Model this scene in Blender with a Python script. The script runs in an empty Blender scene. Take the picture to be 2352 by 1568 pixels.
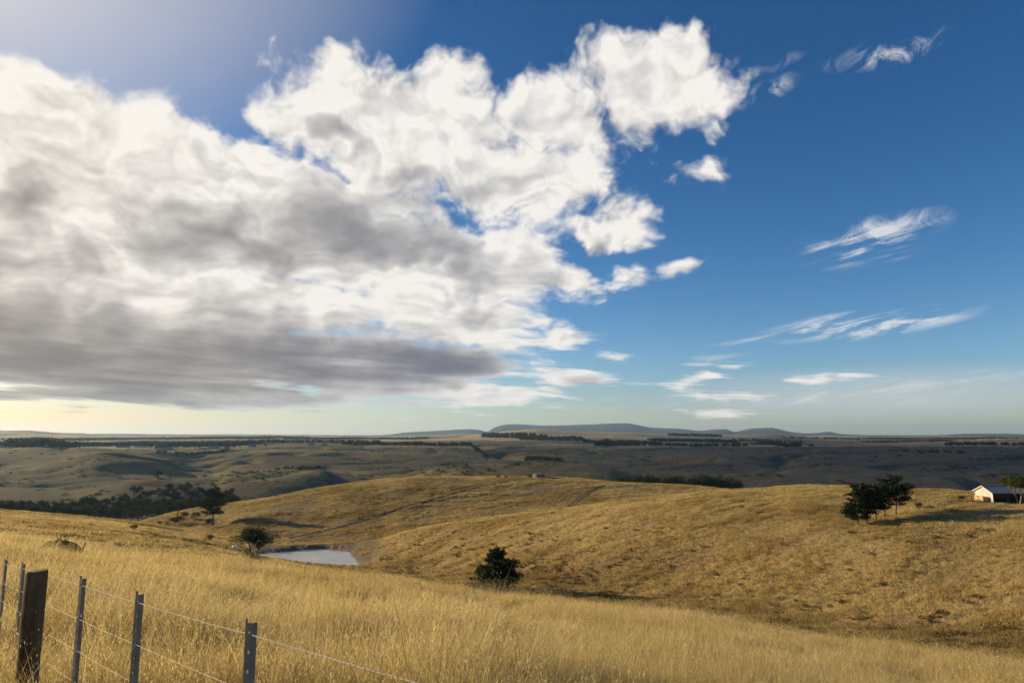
import bpy, bmesh, math, random
import numpy as np
from mathutils import Vector, Matrix, Quaternion
scene = bpy.context.scene
COL = scene.collection
R = math.radians
# ------------------------------------------------------------------ camera
EYE = 1.7                       # eye height above the hilltop ground at the origin
F = 1568.0                      # focal length in units of a 2352 px wide picture (24 mm on 36 mm)
PITCH = math.atan(216.0 / F)    # camera tilted up, horizon below the centre
cam_d = bpy.data.cameras.new('camera')
cam_d.lens = 24.0
cam_d.sensor_width = 36.0
cam_d.clip_start = 0.1
cam_d.clip_end = 120000.0
cam = bpy.data.objects.new('camera', cam_d)
cam.location = (0, 0, EYE)
cam.rotation_euler = (math.pi / 2 + PITCH, 0, 0)
COL.objects.link(cam)
scene.camera = cam
# ------------------------------------------------------------------ light and exposure
SUN_AZ, SUN_EL = R(-67.0), R(13.0)      # from the left, low, late afternoon
SUN = Vector((math.sin(SUN_AZ) * math.cos(SUN_EL), math.cos(SUN_AZ) * math.cos(SUN_EL), math.sin(SUN_EL)))
sd = bpy.data.lights.new('sun', 'SUN')
sd.energy = 5.0
sd.angle = R(0.5)
sd.color = (1.0, 0.815, 0.53)
sun = bpy.data.objects.new('sun', sd)
sun.location = (0, 0, 300)
sun.rotation_euler = SUN.to_track_quat('Z', 'Y').to_euler()
COL.objects.link(sun)
vs = scene.view_settings
vs.view_transform = 'Standard'
vs.look = 'None'
vs.exposure = 0.74
vs.gamma = 1.0
vs.use_curve_mapping = False
scene.cycles.transparent_max_bounces = 16
scene.cycles.max_bounces = 6
scene.cycles.volume_bounces = 1
scene.cycles.use_adaptive_sampling = True
scene.cycles.adaptive_threshold = 0.012
scene.cycles.adaptive_min_samples = 12
# ------------------------------------------------------------------ sky
def bearing(px, py):
    """bearing and slope of a picture direction (2352 x 1568 units) seen from the hilltop"""
    xc, yc = (px - 1176.0) / F, (784.0 - py) / F
    cp, sp = math.cos(PITCH), math.sin(PITCH)
    X, Y, Z = xc, cp - yc * sp, sp + yc * cp
    return math.atan2(X, Y), Z / math.hypot(X, Y)
def azel(px, py):
    a, s = bearing(px, py)
    return a, math.atan(s)
world = bpy.data.worlds.new("World")
scene.world = world
world.use_nodes = True
wt = world.node_tree
class NB:
    """small node builder"""
    def __init__(self, tree): self.t = tree
    def n(self, typ, **kw):
        nd = self.t.nodes.new(typ)
        for k, v in kw.items(): setattr(nd, k, v)
        return nd
    def put(self, sock, v):
        if isinstance(v, bpy.types.NodeSocket): self.t.links.new(v, sock)
        elif v is not None: sock.default_value = v
    def m(self, op, a, b=None, c=None, clamp=False):
        nd = self.n('ShaderNodeMath', operation=op, use_clamp=clamp)
        for s, v in zip(nd.inputs, (a, b, c)): self.put(s, v)
        return nd.outputs[0]
    def v(self, op, a, b=None, scale=None):
        nd = self.n('ShaderNodeVectorMath', operation=op)
        self.put(nd.inputs[0], a); self.put(nd.inputs[1], b)
        if scale is not None: self.put(nd.inputs['Scale'], scale)
        return nd.outputs['Value'] if op in ('DOT_PRODUCT', 'LENGTH') else nd.outputs[0]
    def noise(self, vec, scale, detail=4.0, rough=0.5, dist=0.0, color=False):
        nd = self.n('ShaderNodeTexNoise')
        self.put(nd.inputs['Vector'], vec); nd.inputs['Scale'].default_value = scale
        nd.inputs['Detail'].default_value = detail; nd.inputs['Roughness'].default_value = rough
        nd.inputs['Distortion'].default_value = dist
        return nd.outputs['Color' if color else 'Fac']
    def ramp(self, x, a, b, smooth=True, to=(0, 1)):
        nd = self.n('ShaderNodeMapRange', interpolation_type='SMOOTHSTEP' if smooth else 'LINEAR')
        self.put(nd.inputs[0], x); self.put(nd.inputs[1], a); self.put(nd.inputs[2], b)
        self.put(nd.inputs[3], to[0]); self.put(nd.inputs[4], to[1])
        return nd.outputs[0]
    def mix(self, f, a, b, blend='MIX'):
        nd = self.n('ShaderNodeMix', data_type='RGBA', blend_type=blend)
        self.put(nd.inputs[0], f)
        for s, v in ((nd.inputs[6], a), (nd.inputs[7], b)):
            self.put(s, (*v, 1) if isinstance(v, tuple) and len(v) == 3 else v)
        return nd.outputs[2]
    def xyz(self, x, y, z=0.0):
        nd = self.n('ShaderNodeCombineXYZ')
        for s, v in zip(nd.inputs, (x, y, z)): self.put(s, v)
        return nd.outputs[0]
# cloud masses: centre, end of the long axis, half width across, strength
MASSES = [
 (30,330, 330,420, 200, .90), (120,480, 420,560, 230, .95), (400,480, 690,570, 165, .80), (520,400, 800,480, 105, .62), (620,660, 880,690, 66, .60), (250,300, 480,390, 110, .6), (720,550, 1090,610, 150, .85), (400,660, 800,690, 120, .75), (60,640, 420,690, 140, .8),
 (1040,610, 1330,630, 105, .66), (1280,640, 1395,645, 52, .42), (300,822, 1020,845, 118, 1.15), (900,865, 1190,850, 66, .80), (1020,845, 1200,838, 44, .62), (1010,735, 1250,740, 76, .55), (760,720, 960,740, 60, .50),
 (-500,540, 120,540, 385, 1.3), (-1300,500, -600,560, 520, 1.2), (1130,790, 1210,800, 40, .3), (500,915, 1090,920, 24, .45), (-200,905,500,912,30,.55),
 (930,280, 1210,350, 125, .66), (1000,225, 1090,150, 85, .50), (850,350, 1080,410, 75, .55), (790,310, 900,330, 78, .50), (1100,450, 1230,470, 40, .35), (850,405, 1020,450, 46, .48), (850,455, 1010,480, 40, .55), (640,745, 820,755, 38, .55), (560,720, 700,735, 40, .5), (1500,190, 1690,150, 132, .70), (1590,240,1680,228,76,.44), (1180,400, 1410,400, 105, .66), (705,268, 790,290, 42, .27),
 (1270,270, 1420,300, 100, .62), (1250,440, 1340,430, 70, .45), (1430,500, 1518,530, 50, .42), (1340,525,1400,540, 30, .26),
 (1618,408, 1668,398, 15, .12), (1597,604, 1632,592, 11, .13), (1450,638, 1482,630, 12, .11), (1285,773, 1350,766, 15, .22),
 (1320,857, 1442,862, 36, .40), (1612,866, 1692,850, 22, .22), (1868,881, 1927,874, 15, .16), (1690,908, 1830,900, 12, .14), (1400,932, 1600,928, 18, .16),
 (1180,905, 1330,900, 36, .24),
]
# broad undersides that lie in their own shade
SHADES = [
 (850,515, 1130,560, 95, 1.1), (560,560, 920,590, 90, .95), (30,480, 150,470, 75, .9), (60,610, 360,660, 70, .75), (1030,570, 1170,580, 70, .7),
 (250,800, 950,800, 130, 1.6), (780,840, 1210,830, 80, 1.6), (1030,845, 1215,838, 48, 1.3), (300,905, 1090,915, 66, 1.5), (-300,800, 250,780, 180, 1.4), (-400,560,0,600,120,.5),
 (1350,872, 1430,880, 26, .8), (1350,532, 1420,535, 34, .9), (760,350, 840,375, 32, .8), (930,415,1020,432,32,.7), (1080,395,1340,400,52,.32), (1420,295, 1530,320, 40, .40), (1130,650, 1290,630, 60, .5), (1100,735,1210,750,36,.45),
]
def after(b, vec, prev):
    """evaluate one mass after the other (keeps the shader small)"""
    if prev is None: return vec
    nd = b.n('ShaderNodeVectorMath', operation='MULTIPLY_ADD')
    b.put(nd.inputs[0], prev); nd.inputs[1].default_value = (1e-9, 1e-9, 1e-9); b.put(nd.inputs[2], vec)
    return nd.outputs[0]
def blob(b, vec, spec, prev=None):
    """1 at the middle of an elliptic mass, falling to 0 at its rim; vec is (bearing, elevation, 1)"""
    cx, cy, ex, ey, minor, st = spec
    c, e = azel(cx, cy), azel(ex, ey)
    dx, dy = e[0] - c[0], e[1] - c[1]
    major = math.hypot(dx, dy)
    ux, uy = dx / major, dy / major
    p1, p2 = azel(cx, cy - 2), azel(cx, cy + 2)
    mn = minor * math.hypot(p1[0] - p2[0], p1[1] - p2[1]) / 4.0
    vec = after(b, vec, prev)
    g = b.v('DOT_PRODUCT', vec, (ux / major, uy / major, -(c[0] * ux + c[1] * uy) / major))
    h = b.v('DOT_PRODUCT', vec, (-uy / mn, ux / mn, -(-c[0] * uy + c[1] * ux) / mn))
    r = b.m('SQRT', b.m('MULTIPLY_ADD', g, g, b.m('MULTIPLY', h, h)))
    return b.m('MULTIPLY_ADD', r, -st, st)
wb = NB(wt)
tc = wb.n('ShaderNodeTexCoord')
sp = wb.n('ShaderNodeSeparateXYZ'); wb.put(sp.inputs[0], tc.outputs['Generated'])
az_s = wb.m('ARCTAN2', sp.outputs[0], sp.outputs[1])
el_s = wb.m('ARCSINE', sp.outputs[2])
ang = wb.xyz(az_s, el_s, 1.0)
def noise2(vec, scale, detail, rough=.5, dist=0.0, color=False):
    o = wb.noise(vec, scale, detail, rough, dist, color)
    o.node.noise_dimensions = '2D'
    return o
# the cloud sheet is foreshortened towards the horizon
lo = wb.m('LOGARITHM', wb.m('MAXIMUM', wb.m('ADD', el_s, 0.10), 0.02), math.e)
q = wb.xyz(wb.m('MULTIPLY', az_s, 2.1), wb.m('MULTIPLY', lo, 1.45), 0.0)
wcol = noise2(ang, 7.0, 3.0, .55, color=True)
warp = wb.v('MULTIPLY', wb.v('SUBTRACT', wcol, (.5, .5, .5)), (1, 1, 0))
wamp = wb.ramp(el_s, R(0), R(16), to=(0.25, 1.0))
warp = wb.v('SCALE', warp, scale=wamp)
vw = wb.v('ADD', ang, wb.v('SCALE', warp, scale=0.055))
f = None
for spec in MASSES:
    x = blob(wb, vw, spec, f)
    if f is None: f = x
    else:
        nd = wb.n('ShaderNodeMath', operation='SMOOTH_MAX'); wb.put(nd.inputs[0], f); wb.put(nd.inputs[1], x); nd.inputs[2].default_value = 0.14
        f = nd.outputs[0]
f = wb.m('MAXIMUM', f, -0.6)
vs2 = after(wb, wb.v('ADD', ang, wb.v('SCALE', warp, scale=0.15)), f)
sh = None
for spec in SHADES:
    x = wb.m('MAXIMUM', blob(wb, vs2, spec, sh), 0.0)
    sh = x if sh is None else wb.m('ADD', sh, x)
q = after(wb, q, sh)
n0 = noise2(q, 4.0, 10.0, .60, 0.15)
n1 = noise2(wb.v('ADD', q, (-0.030, 0.045, 0)), 4.0, 8.0, .60, 0.15)
n2 = noise2(wb.v('ADD', q, (-0.10, 0.14, 0)), 4.0, 3.0, .5)
namp = wb.ramp(el_s, R(2), R(16), to=(0.50, 0.92))
def billow(vec):
    vd = wb.n('ShaderNodeTexVoronoi', voronoi_dimensions='2D', feature='SMOOTH_F1', normalize=True)
    wb.put(vd.inputs['Vector'], vec); vd.inputs['Scale'].default_value = 7.5; vd.inputs['Detail'].default_value = 2.0
    vd.inputs['Roughness'].default_value = .55; vd.inputs['Smoothness'].default_value = .45
    return vd.outputs['Distance']
qw = wb.v('ADD', q, wb.v('SCALE', wb.v('SUBTRACT', wcol, (.5, .5, .5)), scale=.35))
b0 = billow(qw); b1 = billow(wb.v('ADD', qw, (-0.045, 0.035, 0)))
D0 = wb.m('ADD', f, wb.m('MULTIPLY', wb.m('SUBTRACT', n0, .5), namp))
D0 = wb.m('ADD', D0, wb.m('MULTIPLY', wb.m('SUBTRACT', .30, b0), wb.m('MULTIPLY', namp, .62)))
streak = noise2(wb.xyz(wb.m('MULTIPLY', az_s, 3.2), wb.m('MULTIPLY', wb.m('SUBTRACT', el_s, wb.m('MULTIPLY', az_s, -.04)), 36.0), 0.0), 1.3, 6.0, .6, .15)
low2 = wb.ramp(el_s, R(11), R(4))
D0 = wb.m('ADD', D0, wb.m('MULTIPLY', wb.m('MULTIPLY', wb.m('SUBTRACT', streak, .52), 1.5), low2))
D0 = wb.m('ADD', D0, 0.10)
alpha = wb.ramp(D0, 0.0, 0.30)
thick = wb.m('MAXIMUM', D0, 0.0)
calm = wb.ramp(el_s, R(2), R(13), to=(0.35, 1.0))
relief = wb.m('ADD', wb.m('MULTIPLY', wb.m('SUBTRACT', n1, n0), 1.15), wb.m('MULTIPLY', wb.m('SUBTRACT', n2, n0), 0.7))
shade = wb.m('MULTIPLY', sh, wb.ramp(n2, .30, .70, smooth=False, to=(0.65, 1.35)))
shade = wb.m('ADD', shade, wb.m('MULTIPLY', wb.m('MULTIPLY', relief, 0.62), calm))
shade = wb.m('ADD', shade, wb.m('MULTIPLY', wb.m('MULTIPLY', wb.m('SUBTRACT', b0, b1), 0.85), calm))
shade = wb.m('MULTIPLY', shade, wb.m('ADD', 1.0, wb.m('MULTIPLY', wb.m('MULTIPLY', wb.m('SUBTRACT', streak, .54), 2.4), low2)))
shade = wb.m('ADD', shade, wb.m('MULTIPLY', wb.m('SUBTRACT', thick, 0.25), 0.22))
shade = wb.m('MAXIMUM', wb.m('ADD', shade, 0.03), 0.0)
shade = wb.m('SUBTRACT', 1.0, wb.m('EXPONENT', wb.m('MULTIPLY', shade, -1.42)))
# sunward side: brighter and warmer to the left and low down
warm = wb.ramp(az_s, R(0), R(-42))
low = wb.ramp(el_s, R(12), R(0))
wl = wb.m('MULTIPLY', warm, wb.m('MULTIPLY_ADD', low, .75, .25))
bright = wb.mix(wl, (8.9, 8.55, 8.1), (10.6, 9.4, 7.5))
dark = wb.mix(warm, (1.75, 1.85, 2.25), (2.35, 2.0, 1.8))
cloud = wb.mix(shade, bright, dark)
# thin high cirrus
WISPS = [(1765,212, 1845,176, 34, .95), (1690,130,1705,90,26,.5), (2005,552, 2205,490, 60, 2.3), (2040,125, 2215,72, 38, 1.1), (1980,748, 2290,702, 36, 2.2), (1900,565, 1990,560, 22, .7), (2150,700, 2350,672, 11, .9), (1800,778, 2000,752, 9, .9), (1780,150,1860,125,18,.4), (1290,130,1340,100,24,.4),
         (2100,885, 2500,845, 34, .75), (1950,915, 2500,900, 30, .6), (1640,822,1730,814,8,.6), (1450,925,1900,915,22,.5)]
wsum = None
ang2 = after(wb, ang, shade)
wvc = wb.v('ADD', ang2, wb.v('SCALE', warp, scale=0.03))
for spec in WISPS:
    x = wb.m('MAXIMUM', blob(wb, wvc, spec, wsum), 0.0)
    wsum = x if wsum is None else wb.m('ADD', wsum, x)
mp = after(wb, ang, wsum)
def fibre(cr, lx, ly, scale, dist):
    qc = wb.xyz(wb.v('DOT_PRODUCT', mp, (lx * math.cos(cr), lx * math.sin(cr), 0)), wb.v('DOT_PRODUCT', mp, (-ly * math.sin(cr), ly * math.cos(cr), 0)), 0.0)
    return noise2(qc, scale, 10.0, .68, dist)
high = wb.ramp(el_s, R(13), R(17))
wn_ = wb.mix(high, fibre(R(10), 4.0, 30.0, 2.0, .25), fibre(R(28), 9.0, 14.0, 2.0, .9))
wisp = wb.m('MULTIPLY', wb.m('MULTIPLY', wsum, wb.ramp(wn_, .44, .70)), 1.0, clamp=True)
wisp = wb.m('MULTIPLY', wisp, 0.85)
# clear sky
sky = wb.n('ShaderNodeTexSky', sky_type='NISHITA', sun_disc=False)
sky.sun_elevation, sky.sun_rotation = SUN_EL, SUN_AZ
sky.altitude, sky.air_density, sky.dust_density, sky.ozone_density = 200.0, 0.8, 0.5, 3.0
hs = wb.n('ShaderNodeHueSaturation'); wb.put(hs.inputs['Color'], sky.outputs[0])
hs.inputs['Saturation'].default_value = 1.22; hs.inputs['Value'].default_value = 1.22; hs.inputs['Hue'].default_value = 0.503
veil = wb.m('MAXIMUM', blob(wb, after(wb, ang, wisp), (-250,-100, 1050,-250, 720, 1.0)), 0.0)
pale = wb.ramp(el_s, R(26), R(3))
clear = wb.mix(pale, hs.outputs[0], wb.mix(1.0, hs.outputs[0], (1.42, 1.24, 1.13), 'MULTIPLY'))
hor = wb.ramp(el_s, R(7), R(0))
tint = wb.mix(warm, (.88, .86, .86), (.74, .59, .43))
c = wb.mix(hor, clear, wb.mix(1.0, clear, tint, 'MULTIPLY'))
c = wb.mix(wb.m('POWER', veil, 1.2), c, (7.3, 6.95, 6.95))
veil2 = wb.m('MAXIMUM', blob(wb, after(wb, ang, veil), (2050,905, 2900,880, 75, .62)), 0.0)
c = wb.mix(veil2, c, (6.3, 6.5, 6.6))
c = wb.mix(wisp, c, (7.6, 7.6, 7.7))
c = wb.mix(alpha, c, cloud)
bg = wt.nodes['Background']
bg.inputs[1].default_value = 0.062
wt.links.new(c, bg.inputs[0])
world.cycles.sampling_method = 'MANUAL'
world.cycles.sample_map_resolution = 256
# ------------------------------------------------------------------ noise (numpy)
def _hash(ix, iy, seed):
    h = (ix.astype(np.int64) * 374761393 + iy.astype(np.int64) * 668265263 + seed * 974711) & 0xffffffff
    h = ((h ^ (h >> 13)) * 1274126177) & 0xffffffff
    return ((h ^ (h >> 16)) & 0xffff) / 65535.0
def vnoise(x, y, seed=0):
    ix, iy = np.floor(x), np.floor(y)
    fx, fy = x - ix, y - iy
    ux, uy = fx * fx * fx * (fx * (6 * fx - 15) + 10), fy * fy * fy * (fy * (6 * fy - 15) + 10)
    def g(ax, ay):
        a = _hash(ix + ax, iy + ay, seed) * 2 * np.pi
        return np.cos(a) * (fx - ax) + np.sin(a) * (fy - ay)
    n = (g(0, 0) * (1 - ux) + g(1, 0) * ux) * (1 - uy) + (g(0, 1) * (1 - ux) + g(1, 1) * ux) * uy
    return n * 1.5
def fbm(x, y, octaves=4, seed=0, gain=0.5):
    t, a = 0.0, 1.0
    for k in range(octaves):
        t = t + a * vnoise(x, y, seed + 17 * k)
        x, y, a = x * 2.03 + 11.3, y * 2.03 - 7.7, a * gain
    return t
def sstep(a, b, x):
    t = np.clip((x - a) / (b - a), 0, 1)
    return t * t * (3 - 2 * t)

# ------------------------------------------------------------------ the lie of the land
# Bearings and slopes of the ridges, spurs and valley floors as surveyed from the hilltop:
# each line gives, along the view, how far away it runs and how far below the eye it lies.
LINES = [
 # (grass allowance, [(px, py, distance), ...])
 (0.50, [(-300,1205,80),(0,1230,75),(250,1262,70),(450,1280,66),(600,1291,62),(820,1318,55),(1100,1355,48),(1300,1376,44),(1500,1402,40),(1650,1430,36),(1900,1470,31),(2100,1490,28),(2352,1521,25),(2700,1550,22)]),
 (0.30, [(-300,1207,95),(0,1231,95),(250,1263,92),(450,1282,90),(600,1299,88),(820,1335,85),(1100,1385,80),(1300,1412,76),(1500,1440,70),(1900,1500,60),(2352,1540,52),(2700,1570,48)]),
 (0.35, [(-300,1160,190),(0,1178,190),(150,1188,190),(310,1206,190),(450,1230,195),(540,1252,208),(585,1276,220),(640,1284,224),(700,1294,226),(820,1306,226),(900,1318,195),(1000,1337,175),(1137,1354,150),(1300,1380,130),(1500,1412,115),(1700,1447,100),(1900,1480,92),(2100,1497,88),(2352,1522,84),(2700,1545,80)]),
 (0.30, [(-300,1200,290),(0,1212,290),(310,1232,290),(480,1252,288),(560,1272,270),(620,1285,262),(740,1288,262),(830,1289,262),(900,1300,232),(1000,1305,215),(1137,1318,185),(1300,1335,165),(1500,1362,148),(1700,1392,134),(1900,1420,125),(2100,1440,118),(2352,1462,112),(2700,1480,105)]),
 (0.30, [(-300,1200,330),(0,1212,330),(310,1232,330),(480,1246,310),(560,1262,290),(620,1264,282),(740,1262,282),(830,1262,278),(900,1266,262),(1000,1262,240),(1137,1252,218),(1300,1238,200),(1500,1226,184),(1700,1215,176),(1850,1206,172),(2000,1200,170),(2100,1190,172),(2200,1186,174),(2352,1190,172),(2700,1200,170)]),
 (0.25, [(-300,1150,420),(0,1168,420),(150,1180,415),(300,1197,400),(400,1213,385),(500,1233,345),(560,1249,312),(620,1253,300),(740,1252,299),(860,1245,290),(930,1225,280),(1000,1208,274),(1150,1185,264),(1300,1167,258),(1400,1152,254),(1550,1134,252),(1700,1122,250),(1850,1115,250),(1950,1115,250),(2100,1122,246),(2240,1131,242),(2352,1141,240),(2700,1170,235)]),
 (0.20, [(-300,1180,480),(0,1192,480),(150,1200,470),(300,1212,450),(400,1221,415),(500,1236,372),(560,1251,336),(620,1256,324),(740,1256,322),(860,1248,318),(930,1230,318),(1000,1222,320),(1150,1205,322),(1300,1190,325),(1500,1166,330),(1700,1150,330),(1900,1150,330),(2352,1180,320),(2700,1200,310)]),
 (0.20, [(-300,1180,570),(0,1190,570),(200,1200,540),(300,1201,520),(330,1195,515),(450,1164,505),(560,1146,498),(700,1126,490),(850,1104,482),(950,1097,480),(1080,1094,478),(1200,1095,476),(1400,1103,470),(1550,1115,465),(1650,1123,460),(1800,1140,455),(2000,1155,450),(2352,1165,445),(2700,1180,440)]),
 (0.0, [(-300,1175,640),(0,1183,640),(150,1187,640),(300,1188,645),(420,1183,655),(520,1172,670),(700,1162,680),(900,1148,690),(1200,1138,690),(1450,1142,690),(1650,1152,690),(2000,1165,690),(2352,1172,690),(2700,1180,690)]),
 (0.0, [(-300,1150,900),(0,1150,900),(150,1142,900),(200,1130,900),(240,1118,900),(300,1105,905),(367,1101,910),(483,1097,920),(533,1085,925),(600,1081,930),(733,1079,935),(775,1088,935),(850,1100,930),(930,1095,925),(1017,1068,920),(1118,1062,915),(1250,1062,910),(1351,1064,905),(1401,1072,900),(1451,1090,895),(1520,1101,890),(1700,1098,890),(1900,1094,890),(2100,1095,890),(2352,1098,890),(2700,1100,890)]),
 (0.0, [(-300,1112,1200),(0,1113,1200),(150,1112,1200),(240,1110,1200),(300,1108,1200),(367,1106,1200),(440,1103,1200),(483,1099,1200),(533,1088,1200),(733,1085,1200),(850,1088,1200),(1017,1074,1200),(1351,1072,1200),(1451,1079,1200),(1520,1078,1200),(1600,1073,1200),(1900,1062,1200),(2352,1062,1200),(2700,1062,1200)]),
 (0.0, [(-300,1078,1550),(0,1076,1550),(133,1063,1550),(185,1049,1550),(233,1040,1550),(283,1043,1550),(333,1048,1550),(383,1056,1550),(440,1078,1560),(480,1076,1560),(533,1064,1570),(620,1057,1570),(733,1056,1570),(850,1054,1570),(1000,1046,1570),(1100,1053,1570),(1200,1049,1570),(1300,1047,1570),(1400,1056,1560),(1500,1058,1550),(1600,1046,1550),(1800,1041,1550),(2000,1040,1550),(2352,1042,1550),(2700,1042,1550)]),
 (0.0, [(-300,1029,2200),(0,1029,2200),(200,1030,2200),(300,1031,2200),(420,1030,2200),(520,1029,2200),(600,1026,2200),(900,1024,2200),(1200,1024,2200),(1500,1027,2200),(1700,1026,2200),(1850,1027,2200),(2000,1026,2200),(2200,1025,2200),(2352,1026,2200),(2700,1026,2200)]),
 (0.0, [(-300,1016,3300),(0,1016,3300),(300,1016,3300),(600,1015,3300),(900,1014,3300),(1100,1015,3300),(1234,1016,3300),(1500,1018,3300),(1750,1022,3300),(1850,1024,3300),(2000,1023,3300),(2150,1020,3300),(2352,1018,3300),(2700,1018,3300)]),
 (0.0, [(-300,1008,5200),(0,1008,5200),(300,1008,5200),(600,1006,5200),(900,1006,5200),(1000,1003,5200),(1060,1000,5200),(1130,994,5200),(1180,989,5200),(1234,987,5200),(1290,989,5200),(1350,991,5200),(1450,994,5200),(1550,998,5200),(1700,1001,5200),(1760,999,5200),(1850,1003,5200),(2000,1007,5200),(2150,1007,5200),(2352,1006,5200),(2700,1006,5200)]),
 (0.0, [(-300,1000,9000),(0,988,9000),(60,988,9000),(95,991,9000),(140,994,9000),(190,994,9000),(203,997,9000),(225,1000,9000),(400,1002,9000),(900,1003,9000),(1234,1002,9000),(1600,1003,9000),(2352,1003,9000),(2700,1003,9000)]),
 (0.0, [(-300,999,14000),(0,998,14000),(300,998,14000),(600,999,14000),(800,999,14000),(871,999,14000),(944,992,14000),(1010,989.5,14000),(1078,986,14000),(1100,988,14200),(1118,992,14500),(1133,983,16500),(1148,977,17000),(1171,974,17500),(1251,977,18000),(1340,975,18000),(1434,972,18000),(1501,982,18000),(1568,985,18000),(1611,989,18000),(1640,986,18000),(1665,985,18000),(1686,991,18000),(1726,984,18000),(1770,982,18000),(1811,991,18000),(1861,996,18000),(1905,993,18000),(1929,998,18000),(2000,1000,18000),(2150,1000,18000),(2225,997,18000),(2300,997,18000),(2400,999,18000),(2700,999,18000)]),
 (0.0, [(-300,1003,24000),(1100,1003,24000),(1500,1003,26000),(2700,1003,26000)]),
]
def pchip_slopes(x, y):
    h = np.diff(x, axis=0); dl = np.diff(y, axis=0) / h
    m = np.zeros_like(y)
    a, b = dl[:-1], dl[1:]
    w1, w2 = 2 * h[1:] + h[:-1], h[1:] + 2 * h[:-1]
    ok = a * b > 0
    with np.errstate(divide='ignore', invalid='ignore'):
        hm = (w1 + w2) / (w1 / np.where(ok, a, 1) + w2 / np.where(ok, b, 1))
    m[1:-1] = np.where(ok, hm, 0)
    m[0], m[-1] = dl[0], dl[-1]
    return m
def hermite(x0, x1, y0, y1, m0, m1, x):
    h = x1 - x0; t = (x - x0) / h
    return (y0 * (1 + 2 * t) * (1 - t) ** 2 + h * m0 * t * (1 - t) ** 2 + y1 * t * t * (3 - 2 * t) + h * m1 * t * t * (t - 1))
def pchip1(xk, yk, x):
    xk, yk = np.asarray(xk, float), np.asarray(yk, float)
    m = pchip_slopes(xk[:, None], yk[:, None])[:, 0]
    x = np.clip(x, xk[0], xk[-1])
    i = np.clip(np.searchsorted(xk, x) - 1, 0, len(xk) - 2)
    return hermite(xk[i], xk[i + 1], yk[i], yk[i + 1], m[i], m[i + 1], x)
_AZ, _LD, _S = [], [], []
for gh, pts in LINES:
    az, ld, s = [], [], []
    for px, py, d in pts:
        a, sl = bearing(px, py)
        az.append(a); ld.append(math.log(d)); s.append(sl - gh / d)
    _AZ.append(az); _LD.append(ld); _S.append(s)
AZ_MIN, AZ_MAX = max(a[0] for a in _AZ), min(a[-1] for a in _AZ)
GX, GY = -0.125, -0.185
def knots(az):
    """log distance and slope of every line on the bearings az (arrays)"""
    a = np.clip(az, AZ_MIN, AZ_MAX)
    t = np.tan(np.clip(a, -0.9, 0.9)); c = np.cos(a)
    L, S = [], []
    for d in (0.4, 1.5, 4.0, 9.0, 17.0):
        g = (GX * t + GY) * c
        L.append(np.full_like(a, math.log(d))); S.append(-EYE / d + g * (0.75 + 0.25 * d / 17.0))
    for k in range(len(LINES)):
        L.append(pchip1(_AZ[k], _LD[k], a)); S.append(pchip1(_AZ[k], _S[k], a))
    L.append(np.full_like(a, math.log(60000.0))); S.append(np.full_like(a, -0.004))
    return np.array(L), np.array(S)
BEAR_W = 12.0
def base_height(X, Y):
    X = np.atleast_1d(np.asarray(X, float)); Y = np.atleast_1d(np.asarray(Y, float))
    d = np.maximum(np.hypot(X, Y), 0.4); ld = np.log(d); az = np.arctan2(X, Y)
    L, S = knots(az)
    M = pchip_slopes(L, S)
    K = L.shape[0]
    i = np.clip((L < ld[None]).sum(0) - 1, 0, K - 2)
    n = np.arange(len(ld))
    s = hermite(L[i, n], L[i + 1, n], S[i, n], S[i + 1, n], M[i, n], M[i + 1, n], np.minimum(ld, L[-1, n]))
    return EYE + s * d
def undulation(X, Y, d):
    z = np.zeros_like(d)
    for k, (L, amp) in enumerate(((0.9, .05), (3.1, .045), (11.0, .03), (37.0, .026), (120.0, .030), (400.0, .028), (1300.0, .012), (4300., .008))):
        w = sstep(1.2 * L, 4.0 * L, d) * (1 - sstep(25 * L, 70 * L, d))
        if w.max() <= 0: continue
        ok = w > 0
        n = np.zeros_like(d)
        n[ok] = vnoise(X[ok] / L, Y[ok] / L, 5 + k) + 0.4 * vnoise(X[ok] / L * 2.3, Y[ok] / L * 2.3, 45 + k)
        z += w * amp * L * 0.5 * n
    # stock terracettes and tussock ridges on the dam hillsides
    for d0, d1, lx, ly, am in ((75, 300, 7.5, 2.4, .24), (290, 520, 13.0, 4.6, .42), (75, 300, 3.1, 1.7, .10)):
        w = sstep(d0, d0 * 1.25, d) * (1 - sstep(d1 * .9, d1, d))
        ok = w > 0
        if ok.any():
            x, y = X[ok], Y[ok]
            p = np.clip(.55 + .8 * vnoise(x / 40, y / 40, 63), 0, 1)
            z[ok] += w[ok] * am * p * vnoise((x + .35 * y) / lx, (y - .3 * x) / ly, 65 + int(d0 + lx))
    # erosion gullies on the valley sides between half a kilometre and three
    w = sstep(620, 850, d) * (1 - sstep(1900, 2600, d))
    ok = w > 0
    if ok.any():
        wx = X[ok] + 60 * vnoise(X[ok] / 260, Y[ok] / 260, 91); wy = Y[ok] + 60 * vnoise(X[ok] / 260, Y[ok] / 260, 92)
        r = np.abs(vnoise(wx / 330, wy / 330, 77)) + 0.35 * np.abs(vnoise(wx / 110, wy / 110, 78))
        z[ok] -= w[ok] * 15.0 * np.clip(1 - r / 0.32, 0, 1) ** 1.5
    return z
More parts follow.
